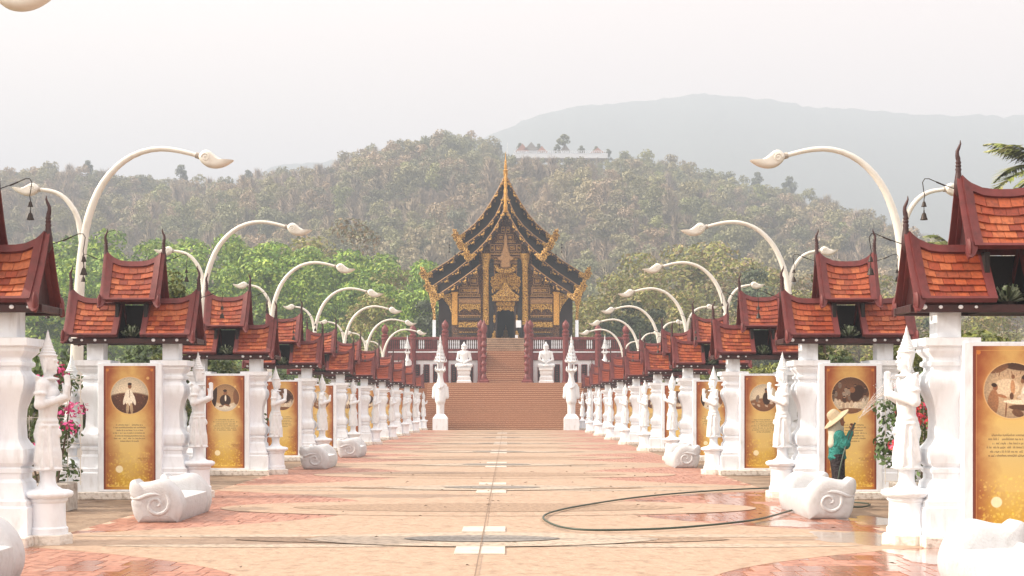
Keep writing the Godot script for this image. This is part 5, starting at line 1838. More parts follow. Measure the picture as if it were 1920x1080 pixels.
func greenery() -> void:
	var r := RandomNumberGenerator.new()
	r.seed = 31
	# dense green wood behind the left row
	var G := [Color(0.19, 0.33, 0.035), Color(0.26, 0.39, 0.045), Color(0.33, 0.43, 0.06), Color(0.11, 0.21, 0.03)]
	var protos := []
	for i in 4: protos.append(make_tree(200 + i, 19.0, 4.4, 6500, 0.25, G, 0.16, 26))
	var used := [false, false, false, false]
	var n := 0
	for row in 3:
		var d := 132.0 + row * 13.0
		var u := -70.0
		while u < 830.0:
			n += 1
			var k := r.randi() % 4
			var top := 445.0 if u < 560.0 else lerpf(450.0, 492.0, (u - 560.0) / 270.0)
			if row == 0: top += 45.0
			elif row == 1: top += 12.0
			var h := (759.0 - top + r.randf_range(-16, 14)) * d / F + 1.65
			var x := (u - 952.0) * d / F + EYE.x
			var at := Vector3(x, -0.05, -d + r.randf_range(-3, 3))
			var label := "bushy green tree, %s from the left in the %s row of the wood" % [nth(int((u + 70.5) / 72.0) + 1), ["front", "middle", "rear"][row]]
			var t: Node3D = protos[k]
			if used[k]: t = dup(t, "tree", at, 0.0, label)
			used[k] = true
			t.position = at
			t.set_meta("label", label); t.set_meta("group", "green trees of the wood behind the left row")
			t.rotation.y = r.randf() * TAU
			t.scale = Vector3(h / 19.0 * r.randf_range(0.9, 1.1), h / 19.0, h / 19.0 * r.randf_range(0.9, 1.1))
			u += 72.0
	# looser yellow-green and brownish trees behind the right row and the temple
	var Y := [Color(0.22, 0.23, 0.05), Color(0.28, 0.26, 0.07), Color(0.17, 0.19, 0.05), Color(0.27, 0.2, 0.09)]
	var D := [Color(0.07, 0.1, 0.045), Color(0.09, 0.12, 0.05)]
	var O := [Color(0.26, 0.17, 0.07), Color(0.22, 0.16, 0.08), Color(0.2, 0.19, 0.07)]
	var py := []
	for i in 3: py.append(make_tree(300 + i, 18.0, 5.2, 5000, 0.24, Y, 0.25, 24))
	var pd := make_tree(320, 16.0, 3.6, 5000, 0.25, D, 0.2, 22)
	var po := make_tree(330, 20.0, 5.0, 4200, 0.24, O, 0.25, 22)
	var list := [[1130, 600, 128, "d"], [1150, 510, 150, "y"], [1195, 470, 158, "y"], [1185, 560, 124, "d"], [1235, 500, 140, "y"], [1275, 455, 165, "y"], [1330, 450, 160, "y"], [1290, 540, 128, "y"], [1345, 520, 138, "o"], [1400, 480, 155, "y"], [1415, 500, 132, "d"], [1450, 500, 145, "y"], [1500, 540, 128, "y"], [1520, 510, 150, "o"], [1570, 520, 140, "y"], [1610, 560, 120, "y"], [1650, 510, 150, "y"], [1700, 540, 135, "y"], [1760, 560, 130, "d"], [1230, 575, 118, "d"], [1370, 590, 115, "y"], [1450, 595, 112, "d"], [1110, 560, 140, "y"], [655, 405, 172, "o"], [590, 440, 168, "y"], [745, 500, 150, "y"], [795, 560, 128, "d"], [700, 545, 122, "y"], [1830, 560, 110, "y"], [1900, 540, 118, "y"]]
	var first := {}
	n = 0
	var names2 := {"y": "loose yellow-green tree", "d": "compact dark green tree", "o": "thin orange-brown tree"}
	var count := {}
	for q in list:
		n += 1
		var kind: String = q[3]
		var base: Node3D = py[n % 3] if kind == "y" else pd if kind == "d" else po
		var h0: float = 18.0 if kind == "y" else 16.0 if kind == "d" else 20.0
		var d: float = q[2]
		var h: float = (759.0 - q[1]) * d / F + 1.65
		var at := Vector3((q[0] - 952.0) * d / F + EYE.x, -0.05, -d)
		var side := "behind the right row" if q[0] > 948 else "left of the temple"
		var ck: String = kind + side
		count[ck] = count.get(ck, 0) + 1
		var label := "%s, %s of its kind %s" % [names2[kind], nth(count[ck]), side]
		var t := base
		if first.has(base): t = dup(base, "tree", at, 0.0, label)
		first[base] = true
		t.position = at
		t.set_meta("label", label); t.set_meta("group", "loose trees below the hill")
		t.rotation.y = r.randf() * TAU
		var w: float = h / h0
		t.scale = Vector3(w, w, w)
	# near shrubs and trees outside the two rows
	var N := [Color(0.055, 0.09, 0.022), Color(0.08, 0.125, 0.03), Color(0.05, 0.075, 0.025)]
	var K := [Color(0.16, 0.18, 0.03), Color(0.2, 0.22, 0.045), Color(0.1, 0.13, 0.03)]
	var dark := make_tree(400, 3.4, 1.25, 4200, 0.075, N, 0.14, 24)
	var lit := make_tree(410, 3.0, 1.35, 4200, 0.07, K, 0.1, 24)  # shrub whose own foliage colour is yellow-green
	first = {}
	var shrubs := [[-9.3, 24.0, 3.4, "d"], [-8.6, 30.5, 3.0, "d"], [-7.0, 36.0, 2.9, "d"], [-9.2, 38.0, 3.3, "d"], [-8.9, 46.0, 3.2, "l"], [-8.4, 54.0, 3.0, "d"], [-10.8, 33.0, 3.1, "l"], [-11.5, 27.0, 3.4, "d"],
		[9.6, 21.5, 3.5, "l"], [9.0, 27.5, 3.1, "l"], [10.8, 31.0, 3.1, "l"], [8.0, 33.8, 2.9, "d"], [10.2, 36.0, 3.2, "l"], [8.6, 42.5, 3.0, "l"], [7.0, 44.5, 2.7, "d"], [9.2, 52.0, 3.1, "l"], [8.2, 60.0, 3.0, "l"], [11.8, 25.0, 3.8, "l"], [11.2, 20.0, 3.7, "l"], [13.0, 30.0, 3.9, "l"], [-7.2, 62.0, 2.8, "d"], [-8.2, 70.0, 3.0, "l"], [8.0, 70.0, 2.9, "l"], [7.8, 80.0, 2.9, "d"], [-8.0, 80.0, 2.9, "d"]]
	count = {}
	for q in shrubs:
		var kind: String = q[3]
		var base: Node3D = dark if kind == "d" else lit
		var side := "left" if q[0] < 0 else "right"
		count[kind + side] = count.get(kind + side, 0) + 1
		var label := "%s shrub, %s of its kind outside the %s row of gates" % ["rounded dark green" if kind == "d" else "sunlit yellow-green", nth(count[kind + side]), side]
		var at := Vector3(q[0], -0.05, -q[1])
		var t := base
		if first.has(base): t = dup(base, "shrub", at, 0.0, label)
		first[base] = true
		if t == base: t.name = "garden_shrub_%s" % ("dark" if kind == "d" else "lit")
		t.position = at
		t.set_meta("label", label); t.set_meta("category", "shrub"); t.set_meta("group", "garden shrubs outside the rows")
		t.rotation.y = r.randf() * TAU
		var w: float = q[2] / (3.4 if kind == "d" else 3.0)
		t.scale = Vector3(w, w, w)
	var cy: Node3D
	for q in [[-7.7, 34.5, 5.0, "left"], [7.75, 34.0, 5.0, "right"], [-7.4, 58.0, 4.6, "far left"], [8.0, 18.0, 3.8, "near right"]]:
		var label := "narrow young conifer rising behind the %s gates" % q[3]
		if cy == null:
			cy = make_tree(440, 5.0, 0.62, 2600, 0.07, [Color(0.12, 0.15, 0.03), Color(0.07, 0.1, 0.03), Color(0.16, 0.17, 0.04)], 0.12, 40)
			cy.name = "conifer"
			cy.set_meta("category", "conifer")
		var t: Node3D = cy
		if cy.has_meta("set"): t = dup(cy, "conifer_tree", Vector3.ZERO, 0.0, label)
		cy.set_meta("set", true)
		t.position = Vector3(q[0], -0.05, -q[1])
		t.set_meta("label", label); t.set_meta("group", "young conifers behind the gates")
		t.scale = Vector3.ONE * (q[2] / 5.0)
	var k := 0
	var bou := [make_bougainvillea(70), make_bougainvillea(71)]
	for q in [[-6.85, 22.4, 0, "left, nearest"], [-8.3, 22.3, 0, "left, outer of the nearest pair"], [-7.9, 31.0, 0, "left, second bay"], [6.75, 22.6, 1, "right, nearest"], [8.5, 22.4, 1, "right, outer of the nearest pair"], [7.5, 31.2, 1, "right, second bay"], [8.6, 31.0, 1, "right, second bay, outer"], [-7.6, 39.6, 0, "left, third bay"]]:
		var base: Node3D = bou[q[2]]
		var label := "%s bougainvillea on a wire grid in a planter box (%s)" % ["pink" if q[2] == 0 else "red", q[3]]
		var t := base
		if base.has_meta("set"): t = dup(base, "bougainvillea", Vector3.ZERO, 0.0, label)
		base.set_meta("set", true)
		t.position = Vector3(q[0], 0, -q[1])
		t.set_meta("label", label)
	for q in [[15.2, 40.0, 8.2, 2.0, 1, "large feathery palm with arching fronds at the right edge"], [16.4, 52.0, 7.3, 1.7, 2, "feathery palm lower and farther back behind the right gates"], [14.9, 37.0, 7.7, 1.7, 3, "feathery palm half cut off by the right edge"], [-7.3, 108.0, 4.6, 2.2, 5, "small spiky palm left of the temple terrace"], [-5.7, 112.0, 4.6, 2.2, 6, "small spiky palm close to the temple's left wall"]]:
		var p := make_palm(false, q[2], q[3], q[4])
		p.position = Vector3(q[0], -0.05, -q[1])
		p.set_meta("label", q[5])

func hilltop() -> void:
	# terrace with small pavilions and a lone palm on the crest
	var y := 80.8
	var o := thing("hilltop_terrace", Vector3(17.0, y, -460.0), "long white walled terrace on the crest of the wooded hill", "terrace")
	var b := B.new()
	b.box(Vector3(0, -0.35, 0), Vector3(30, 1.5, 8), 0.1)
	part("wall", b, M.white, o, 0.0)
	b = B.new()
	b.box(Vector3(0, 1.25, 3.9), Vector3(30, 0.16, 0.2))
	b.box(Vector3(0, 0.5, 3.9), Vector3(30, 0.16, 0.24))
	for i in 42: b.box(Vector3(-14.4 + i * 0.7, 0.87, 3.9), Vector3(0.22, 0.66, 0.18))
	part("balustrade", b, M.white, o, 0.0)
	var k := 0
	for q in [[-12.0, 3.4, 3.0], [-9.2, 4.2, 3.4], [-5.8, 2.8, 2.4], [1.6, 2.6, 3.0], [12.0, 3.4, 2.0]]:
		var p := thing("pavilion", Vector3(17.0 + q[0], y + 0.4, -460.5), "small pavilion with a reddish roof, %s from the left on the hilltop terrace" % nth(k + 1), "pavilion", "small pavilions on the hilltop")
		k += 1
		b = B.new()
		for sx: float in [-1.0, 1.0]:
			for sz: float in [-1.0, 1.0]: b.box(Vector3(sx * q[1] * 0.4, q[2] * 0.25, sz), Vector3(0.25, q[2] * 0.5 + 0.02, 0.25))
		b.box(Vector3(0, q[2] * 0.25, -0.8), Vector3(q[1] * 0.7, q[2] * 0.5, 0.2))
		part("wall", b, M.white, p, 0.0)
		b = B.new()
		b.prism(PackedVector2Array([Vector2(-q[1] * 0.62, q[2] * 0.5), Vector2(q[1] * 0.62, q[2] * 0.5), Vector2(q[1] * 0.3, q[2] * 0.82), Vector2(0.0, q[2] * 1.25), Vector2(-q[1] * 0.3, q[2] * 0.82)]), -1.5, 1.5, 0.0, Vector2.ZERO, 0.0)
		part("roof", b, M.greystone if k % 2 == 0 else M.bricks[1], p, 0.0)
	var palm := make_tree(520, 8.0, 1.9, 1300, 0.28, [Color(0.14, 0.16, 0.08), Color(0.19, 0.2, 0.1)], 0.62, 16)
	palm.name = "fan_palm"
	palm.set_meta("category", "palm")
	palm.position = Vector3(18.2, y - 1.0, -458.0)
	palm.set_meta("label", "lone round-headed palm standing on the hilltop terrace")
	var f := thing("flagpole", Vector3(0.2, y - 2.0, -462.0), "thin pale flagpole on the hilltop directly behind the temple spire", "flagpole")
	b = B.new()
	b.tube([Vector3(0, 0, 0), Vector3(0, 7.0, 0)], [0.09, 0.05], 6)
	part("pole", b, M.white, f, 60.0)
	# white steps winding down the hillside
	k = 0
	for q in [[1150, 345, 1], [1175, 357, 1], [1200, 366, 1], [790, 336, 0]]:
		var d := 420.0 - k * 4.0
		var x: float = (q[0] - 952.0) * d / F + EYE.x
		var yy: float = (759.0 - q[1]) * d / F + EYE.y
		k += 1
		var w := thing("hillside_wall" if q[2] == 1 else "hillside_shrine", Vector3(x, yy, -d), "short pale retaining wall half hidden on the right hillside, %s" % ["uppermost", "middle", "lowest", ""][k - 1] if q[2] == 1 else "tiny white shrine among the trees high on the hill", "wall" if q[2] == 1 else "shrine")
		b = B.new()
		b.box(Vector3(0, 0.0, 0), Vector3(3.6, 1.1, 0.5) if q[2] == 1 else Vector3(0.9, 2.0, 0.9), 0.04)
		part("body", b, M.white, w, 0.0)
		b = B.new()
		b.box(Vector3(0, 0.62, 0) if q[2] == 1 else Vector3(0, 1.12, 0), Vector3(3.7, 0.12, 0.6) if q[2] == 1 else Vector3(1.2, 0.24, 1.2))
		part("coping", b, M.tiles[3] if q[2] == 0 else M.pot, w, 0.0)
	# trees standing proud of the crest
	var r := RandomNumberGenerator.new()
	r.seed = 88
	var a := make_tree(500, 12.0, 2.7, 1500, 0.36, [Color(0.07, 0.09, 0.05), Color(0.1, 0.11, 0.06)], 0.3, 14)
	k = 0
	for q in [[665, 292], [850, 252], [872, 255], [935, 290], [465, 318], [340, 308], [725, 280], [545, 322], [1140, 290], [1215, 312], [1480, 330], [1420, 322], [165, 300], [30, 322], [800, 275], [1330, 340], [975, 282], [1010, 286], [1045, 290], [1090, 284], [1118, 288]]:
		var d := 466.0
		var at := Vector3((q[0] - 952.0) * d / F + EYE.x, 0, -d)
		at.y = hill_y(at.x, at.z) - 0.5
		var h: float = (759.0 - q[1]) * d / F + EYE.y - at.y
		var label := "tall dark tree standing above the hill's skyline, %s placed" % nth(k + 1)
		label = "tall dark crest tree at the %s of the skyline" % ["dip left of the summit", "summit, taller of a pair", "summit, shorter of a pair", "summit, beside the temple spire", "left dip, round headed", "left shoulder above the lamp arm", "rise left of the summit", "middle of the left dip", "right end of the terrace", "first step right of the terrace", "far right shoulder", "right shoulder", "far left rise", "far left end", "rise just left of the pair", "slope right of the terrace", "left end of the hilltop terrace", "second pavilion of the terrace", "middle of the hilltop terrace", "right half of the terrace", "last pavilion of the terrace"][k]
		var t: Node3D = a if k == 0 else dup(a, "crest_tree", at, 0.0, label)
		k += 1
		t.position = at
		t.set_meta("label", label); t.set_meta("group", "trees on the hill's skyline")
		t.rotation.y = r.randf() * TAU
		var s := clampf(h / 12.0, 0.6, 1.6)
		t.scale = Vector3(s * 0.85, s, s * 0.85)

# ---------- worker, hose, spray ----------
func worker() -> void:
	var at := Vector3(5.64, 0.0, -23.3)
	var o := thing("person", at, "person in a wide straw hat and teal shirt watering behind the right-hand bench", "person")
	var body := []
	for s: float in [-1.0, 1.0]:
		body.append([Vector3(0.0, 0.8, s * 0.085), Vector3(0.025, 0.44, s * 0.09), 0.085, 0.058])
		body.append([Vector3(0.025, 0.44, s * 0.09), Vector3(-0.01, 0.08, s * 0.09), 0.056, 0.04])
		body.append([Vector3(-0.02, 0.04, s * 0.09), Vector3(0.13, 0.03, s * 0.1), 0.04, 0.032])
	body.append([Vector3(0, 0.82, 0), Vector3(0.0, 1.1, 0), 0.11, 0.112, Vector3(1, 1, 1.25)])
	body.append([Vector3(0.0, 1.17, -0.12), Vector3(0.0, 1.17, 0.12), 0.06, 0.06])
	body.append([Vector3(0.0, 1.18, 0), Vector3(0.02, 1.3, 0), 0.05, 0.045])
	body.append([Vector3(0.03, 1.35, 0), Vector3(0.02, 1.42, 0), 0.078, 0.084])
	body.append([Vector3(0.1, 1.385, 0), Vector3(0.118, 1.362, 0), 0.01, 0.015, Vector3.ONE, 0.012])
	body.append([Vector3(0.09, 1.32, 0), Vector3(0.095, 1.32, 0), 0.018, 0.018, Vector3.ONE, 0.02])
	for s: float in [-1.0, 1.0]: body.append([Vector3(0.02, 1.36, s * 0.08), Vector3(0.015, 1.4, s * 0.083), 0.014, 0.018, Vector3(1, 1, 0.6), 0.006])
	var arms := [[Vector3(0.01, 1.17, 0.155), Vector3(0.09, 1.0, 0.2), Vector3(0.215, 1.235, 0.07)], [Vector3(0.01, 1.17, -0.155), Vector3(0.1, 0.98, -0.19), Vector3(0.21, 1.13, -0.03)]]
	for a in arms:
		body.append([a[0], a[1], 0.052, 0.042])
		body.append([a[1], a[2], 0.042, 0.028])
	put("body", nets(body, 0.012, 0.03), M.skin, o)
	# hands: a palm, four curled fingers and a thumb closed on the hose
	var k := 0
	for a in arms:
		var w: Vector3 = a[2]
		var f: Vector3 = (a[2] - a[1]).normalized()
		var side := f.cross(Vector3(0, 0, 1)).normalized()
		var zz := f.cross(side).normalized()
		var hp := [[w - f * 0.01, w + f * 0.06, 0.026, 0.032, Vector3.ONE, 0.012]]
		for i in 4:
			var b0: Vector3 = w + f * 0.075 + zz * (0.03 - i * 0.02)
			var l: float = [0.036, 0.042, 0.04, 0.03][i]
			var b1: Vector3 = b0 + f * l * 0.8 + side * -0.012
			var b2: Vector3 = b1 - side * l * 0.9 + f * 0.004
			hp.append([b0, b1, 0.0098, 0.009, Vector3.ONE, 0.005])
			hp.append([b1, b2, 0.009, 0.0078, Vector3.ONE, 0.005])
		var t0: Vector3 = w + f * 0.025 + zz * 0.03
		hp.append([t0, t0 + f * 0.03 + zz * 0.02 - side * 0.015, 0.0125, 0.0105, Vector3.ONE, 0.006])
		hp.append([t0 + f * 0.03 + zz * 0.02 - side * 0.015, t0 + f * 0.045 - side * 0.045, 0.0105, 0.009, Vector3.ONE, 0.006])
		put("hand", nets(hp, 0.0035, 0.008), M.skin, o)
		k += 1
	var shirt := []
	shirt.append([Vector3(0, 0.83, 0), Vector3(0.0, 1.1, 0), 0.135, 0.13, Vector3(1, 1, 1.25)])
	shirt.append([Vector3(0, 0.79, 0), Vector3(0, 0.8, 0), 0.145, 0.145, Vector3(1, 0.3, 1.25), 0.02])
	shirt.append([Vector3(0.0, 1.16, -0.12), Vector3(0.0, 1.16, 0.12), 0.078, 0.078])
	for a in arms:
		shirt.append([a[0], a[1], 0.07, 0.06])
		shirt.append([a[1], a[1].lerp(a[2], 0.86), 0.058, 0.043])
		shirt.append([a[1] + Vector3(0.0, 0.03, 0.0), a[1] + Vector3(0.02, 0.02, 0.0), 0.064, 0.06, Vector3.ONE, 0.012])
	put("shirt", nets(shirt, 0.012, 0.035), M.teal, o)
	var tr := []
	for s: float in [-1.0, 1.0]:
		tr.append([Vector3(0.0, 0.8, s * 0.08), Vector3(0.025, 0.44, s * 0.09), 0.105, 0.08])
		tr.append([Vector3(0.025, 0.44, s * 0.09), Vector3(-0.01, 0.12, s * 0.09), 0.08, 0.068])
	tr.append([Vector3(0, 0.8, 0), Vector3(0, 0.82, 0), 0.12, 0.12, Vector3(1, 1, 1.2)])
	put("trousers", nets(tr, 0.014, 0.04), M.trouser, o)
	var sc := []
	sc.append([Vector3(-0.03, 1.38, 0), Vector3(-0.035, 1.24, 0), 0.098, 0.105, Vector3(1, 1, 1.1)])
	sc.append([Vector3(-0.05, 1.22, 0), Vector3(-0.085, 1.02, 0.02), 0.1, 0.085, Vector3(0.8, 1, 1.25)])
	sc.append([Vector3(0.05, 1.27, 0), Vector3(0.06, 1.22, 0), 0.062, 0.05])
	put("scarf", nets(sc, 0.012, 0.04), mat(c8(214, 208, 194), 0.9, tex(0.2, [[0.0, Color(0.45, 0.55, 0.52)], [0.5, Color(0.9, 0.9, 0.88)], [1.0, Color.WHITE]], 71, 256), 3.0), o)
	for s: float in [-1.0, 1.0]:
		var e := B.new()
		e.ball(Vector3(0.098, 1.392, s * 0.03), Vector3(0.008, 0.007, 0.011), 8, 6)
		part("eye", e, M.dark, o, 80.0)
	var h := B.new()
	h.x = Transform3D(Basis(Vector3(0, 0, 1), 0.7), Vector3(-0.015, 1.425, 0))
	h.lathe([Vector2(0.222, -0.028), Vector2(0.245, -0.012), Vector2(0.245, -0.004), Vector2(0.2, 0.012), Vector2(0.12, 0.028), Vector2(0.108, 0.04), Vector2(0.1, 0.1), Vector2(0.082, 0.142), Vector2(0.05, 0.16), Vector2(0.0, 0.163)], 28)
	h.lathe([Vector2(0.0, 0.02), Vector2(0.12, 0.015), Vector2(0.222, -0.028)], 28)
	part("straw_hat", h, M.straw, o, 50.0)
	h = B.new()
	for s: float in [-1.0, 1.0]: h.ball(Vector3(0.06, 0.035, s * 0.095), Vector3(0.12, 0.04, 0.05), 12, 6)
	part("shoes", h, M.iron, o, 60.0)
	# hose: from the hands to the ground, behind the bench and out over the avenue
	var cv := Curve3D.new()
	var pts := [Vector3(5.91, 1.36, -23.21), Vector3(5.86, 1.27, -23.2), Vector3(5.77, 1.1, -23.1), Vector3(5.69, 0.9, -23.02), Vector3(5.59, 0.5, -22.98), Vector3(5.58, 0.12, -22.96), Vector3(5.75, 0.035, -22.8), Vector3(6.0, 0.035, -22.9), Vector3(6.2, 0.035, -23.5), Vector3(5.9, 0.035, -23.9), Vector3(5.2, 0.04, -23.0), Vector3(4.6, 0.05, -21.8), Vector3(3.9, 0.05, -20.3), Vector3(3.32, 0.05, -19.5), Vector3(2.36, 0.05, -18.65), Vector3(1.45, 0.05, -18.4), Vector3(1.05, 0.055, -18.7), Vector3(0.86, 0.055, -19.6), Vector3(0.82, 0.05, -20.6), Vector3(1.0, 0.05, -21.6), Vector3(1.5, 0.05, -22.9), Vector3(2.6, 0.05, -25.0), Vector3(4.0, 0.05, -26.7), Vector3(5.4, 0.04, -27.9), Vector3(7.0, 0.03, -28.8)]
	for i in pts.size():
		var t: Vector3 = (pts[mini(i + 1, pts.size() - 1)] - pts[maxi(i - 1, 0)]) / 6.0
		cv.add_point(pts[i], -t, t)
	var path := []
	var n := 160
	for i in n + 1: path.append(cv.sample_baked(cv.get_baked_length() * i / n, true))
	var b := B.new()
	b.tube(path, [0.0145], 8)
	tag(part("garden_hose", b, M.hose, self, 70.0), "dark green garden hose looping across the paving to the watering person", "hose")
	# jet of water towards the nearest right-hand statue
	var r := RandomNumberGenerator.new()
	r.seed = 12
	b = B.new()
	var p0 := Vector3(5.94, 1.4, -23.19)
	var p1 := Vector3(5.18, 1.98, -17.35)
	for s in 9:
		var j := Vector3(r.randfn(), r.randfn(), r.randfn()) * 0.05
		var t := r.randf() * 0.15
		var t1 := r.randf_range(0.7, 1.0)
		path = []
		for i in 9:
			var tt := lerpf(t, t1, i / 8.0)
			path.append(p0.lerp(p1, tt) + j * tt * 1.6 + Vector3.UP * (0.4 * tt * (1.0 - tt)))
		b.tube(path, [0.003, 0.003, 0.0045, 0.003, 0.005, 0.003, 0.0045, 0.003, 0.001], 5)
	for i in 260:
		var tt := pow(r.randf(), 0.7)
		b.ball(p0.lerp(p1, tt) + Vector3(r.randfn(), r.randfn(), r.randfn()) * 0.09 * (0.3 + tt) + Vector3.UP * (0.4 * tt * (1.0 - tt)), Vector3.ONE * r.randf_range(0.003, 0.007), 5, 4)
	tag(part("water_spray", b, M.spray, self, 70.0), "arcing spray of water from the person's hose to the nearest right-hand statue", "water")

# ---------- everything ----------
func _ready() -> void:
	var cam := Camera3D.new()
	cam.name = "camera"
	cam.position = EYE
	cam.projection = Camera3D.PROJECTION_FRUSTUM
	cam.near = 0.1
	cam.far = 4000.0
	cam.size = 1080.0 / F * 0.1
	cam.frustum_offset = Vector2(8.0 / F * 0.1, 219.0 / F * 0.1)
	add_child(cam)
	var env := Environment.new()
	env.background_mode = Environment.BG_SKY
	var sky := Sky.new()
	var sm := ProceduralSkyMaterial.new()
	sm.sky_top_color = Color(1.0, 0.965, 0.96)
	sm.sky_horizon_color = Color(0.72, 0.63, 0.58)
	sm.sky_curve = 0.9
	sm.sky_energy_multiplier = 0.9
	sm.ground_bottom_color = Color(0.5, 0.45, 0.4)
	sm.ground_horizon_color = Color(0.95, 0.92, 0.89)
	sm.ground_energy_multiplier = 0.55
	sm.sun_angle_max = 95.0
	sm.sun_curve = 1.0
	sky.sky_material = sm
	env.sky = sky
	env.tonemap_mode = Environment.TONE_MAPPER_LINEAR
	env.tonemap_exposure = 3.72
	env.fog_enabled = true
	env.fog_density = 0.00128
	env.fog_light_color = Color(0.875, 0.93, 1.0)
	env.sdfgi_enabled = true
	env.ssao_enabled = true
	env.ssil_enabled = true
	var we := WorldEnvironment.new()
	we.name = "environment"
	we.environment = env
	add_child(we)
	var sun := DirectionalLight3D.new()
	sun.name = "sun"
	sun.light_energy = 0.92
	sun.light_color = Color(1.0, 0.95, 0.88)
	sun.light_angular_distance = 0.6
	sun.shadow_enabled = true
	var el := deg_to_rad(35.0)
	var towards := -Vector3(-cos(el), sin(el), 0.06)
	add_child(sun)
	sun.look_at_from_position(Vector3.ZERO, towards, Vector3.UP)

	rng.seed = 4
	materials()
	ground()
	hills()
	temple()
	stairs_and_terrace()

	# the two rows of gates with their statues, plants and bells
	var banners := []
	for i in 5: banners.append(banner(i))
	var near := make_gate(true)
	var far := make_gate(false)
	var s_near := make_statue(0.0115)
	var s_far := make_statue(0.026)
	var plant := make_planter()
	var bell := make_bell()
	var used := {}
	var clothes := {-1: [3, 0, 1, 2, 4, 0, 2, 1, 3, 4, 0], 1: [3, 2, 4, 1, 2, 0, 4, 3, 1, 0, 2]}
	var prints := ["a standing man", "a desk worker", "a bending crowd", "people at table", "a dark-jacketed man"]
	for side in [-1, 1]:
		var word: String = "left" if side < 0 else "right"
		for i in 11:
			var d := 17.0 + 8.53 * i
			var x: float = side * ((6.24 if side < 0 else 6.14) if i == 0 else 6.3)
			var base: Node3D = near if i < 5 else far
			var label := "roofed display gate, %s in the %s row, banner with %s" % [ORD[i], word, prints[clothes[side][i]]]
			var g: Node3D = base
			if used.has(base): g = dup(base, "display_gate", Vector3.ZERO, 0.0, label)
			used[base] = true
			g.position = Vector3(x, 0, -d)
			g.rotation.y = rng.randf_range(-0.014, 0.014)
			g.set_meta("label", label)
			if base == near:
				for ch in g.get_children():
					if str(ch.name).begins_with("roof"):
						for tl in ch.get_children():
							if str(tl.name).begins_with("tile") and not str(tl.name).begins_with("tiles"): tl.set_surface_override_material(0, M.tiles[rng.randi() % 5])
			var bn: MeshInstance3D = g.get_node("banner")
			bn.set_surface_override_material(0, banners[clothes[side][i]])
			for inner in [true, false]:
				if not inner and i > 5: continue
				var sb: Node3D = s_near if i < 3 and inner or i < 2 else s_far
				var sl := "white praying statue facing %s at the %s end of the %s %s-hand gate" % ["the avenue" if inner else "outward", "inner" if inner else "outer", ORD[i], word]
				var t: Node3D = sb
				if used.has(sb): t = dup(sb, "praying_statue", Vector3.ZERO, 0.0, sl)
				used[sb] = true
				t.position = Vector3(x - side * 1.12 * (1.0 if inner else -1.0), 0, -d)
				t.rotation.y = (0.0 if (side < 0) == inner else PI) + rng.randf_range(-0.07, 0.07)
				var ts := rng.randf_range(0.985, 1.015)
				t.scale = Vector3(ts, ts * rng.randf_range(0.99, 1.01), ts)
				t.set_meta("label", sl)
			if i < 7:
				var pl := "small silvery potted plant in the niche of the %s %s-hand gate" % [ORD[i], word]
				var t: Node3D = plant
				if used.has(plant): t = dup(plant, "potted_plant", Vector3.ZERO, i * 1.3, pl)
				used[plant] = true
				t.position = Vector3(x, 2.758, -d + 0.2)
				t.scale = Vector3.ONE * 1.15
				t.set_meta("label", pl)
			if i < 5:
				for q in [[0.55, 4.2, 1.0, "upper"], [0.55, 4.2, -1.0, "upper"], [1.18, 3.55, 1.0, "lower"], [1.18, 3.55, -1.0, "lower"]]:
					var bl := "small dark double bell on a hook at the %s roof's %s end, %s %s-hand gate" % [q[3], "right" if q[2] > 0 else "left", ORD[i], word]
					var t: Node3D = bell
					if used.has(bell): t = dup(bell, "hanging_bell", Vector3.ZERO, 0.0, bl)
					used[bell] = true
					t.position = Vector3(x + q[0] * q[2], q[1], -d)
					t.rotation.y = 0.0 if q[2] > 0 else PI
					t.scale = Vector3.ONE * 0.85
					t.set_meta("label", bl)
	# benches
	var bench := make_bench()
	var k := 0
	for q in [[-4.62, 12.6, "cut off by the left edge nearest the viewer"], [-4.6, 21.1, "standing before the second left gate"], [-4.62, 37.6, "left side, middle of the three complete ones"], [-4.62, 45.6, "left side, farthest"], [4.62, 12.2, "cut off by the bottom right corner"], [4.95, 21.7, "in front of the watering person"], [4.95, 38.4, "right side, farthest"]]:
		var label := "white scrolled stone bench, %s" % q[2]
		var t: Node3D = bench if k == 0 else dup(bench, "bench", Vector3.ZERO, 0.0, label)
		k += 1
		t.position = Vector3(q[0], 0.004, -q[1])
		t.rotation.y = 0.0 if q[0] < 0 else PI
		t.set_meta("label", label)
	# lamps
	var lamp := make_lamp()
	k = 0
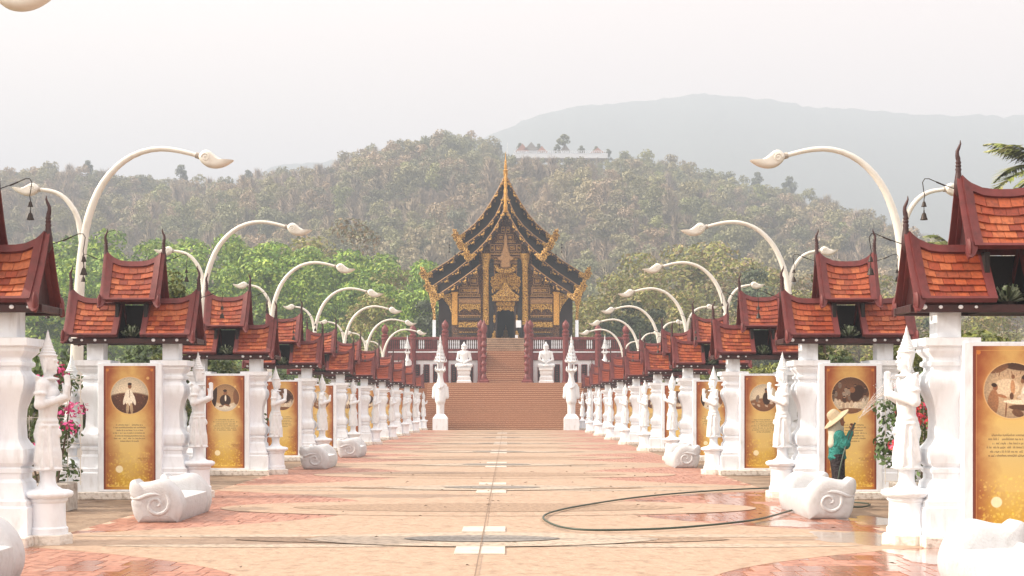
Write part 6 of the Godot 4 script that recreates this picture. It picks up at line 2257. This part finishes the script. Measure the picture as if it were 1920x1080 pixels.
	for side in [-1, 1]:
		for i in range(-1, 7):
			if side > 0 and i < 0: continue
			var word: String = "left" if side < 0 else "right"
			var label := "curved cream street lamp with two leaf-shaped heads, %s in the %s row" % [ORD[i + (1 if side < 0 else 0)], word]
			var t: Node3D = lamp if k == 0 else dup(lamp, "street_lamp", Vector3.ZERO, 0.0, label)
			k += 1
			t.position = Vector3(side * 8.05, 0, -(28.0 + 11.2 * i))
			t.rotation.y = 0.0 if side < 0 else PI
			t.set_meta("label", label)
	# dry leaves blown over the paving
	var lr := RandomNumberGenerator.new()
	lr.seed = 66
	var lb := B.new()
	for i in 90:
		var lp := Vector3(lr.randf_range(-5.2, 5.4), 0.05, -lr.randf_range(14.2, 40.0))
		var la := lr.randf() * TAU
		var u := Vector3(cos(la), 0.1, sin(la)) * lr.randf_range(0.025, 0.05)
		var w := Vector3(-sin(la), 0.05, cos(la)) * 0.018
		lb.quad(lp - u, lp + w + Vector3(0, 0.012, 0), lp + u, lp - w)
	tag(part("fallen_leaves", lb, M.bark, self, 0.0), "", "", "", "stuff")
	# figures at the stairs
	var gd := make_guardian()
	gd.position = Vector3(-4.05, 0, -93.2)
	gd.set_meta("label", "tall white crowned guardian statue at the left foot of the lower stairs")
	dup(gd, "crowned_guardian", Vector3(4.43, 0, -93.2), 0.0, "tall white crowned guardian statue at the right foot of the lower stairs")
	var g2 := dup(gd, "crowned_guardian", Vector3(-6.6, 3.14, -99.2), 0.0, "smaller white crowned guardian on the landing, far left")
	g2.scale = Vector3.ONE * 0.54
	g2 = dup(gd, "crowned_guardian", Vector3(7.0, 3.14, -99.2), 0.0, "smaller white crowned guardian on the landing, far right")
	g2.scale = Vector3.ONE * 0.54
	var st := make_seated()
	st.position = Vector3(-2.7, 3.14, -99.3)
	st.set_meta("label", "white seated statue on a pedestal left of the upper stairs")
	dup(st, "seated_statue", Vector3(2.95, 3.14, -99.3), 0.0, "white seated statue on a pedestal right of the upper stairs")
	greenery()
	hilltop()
	worker()
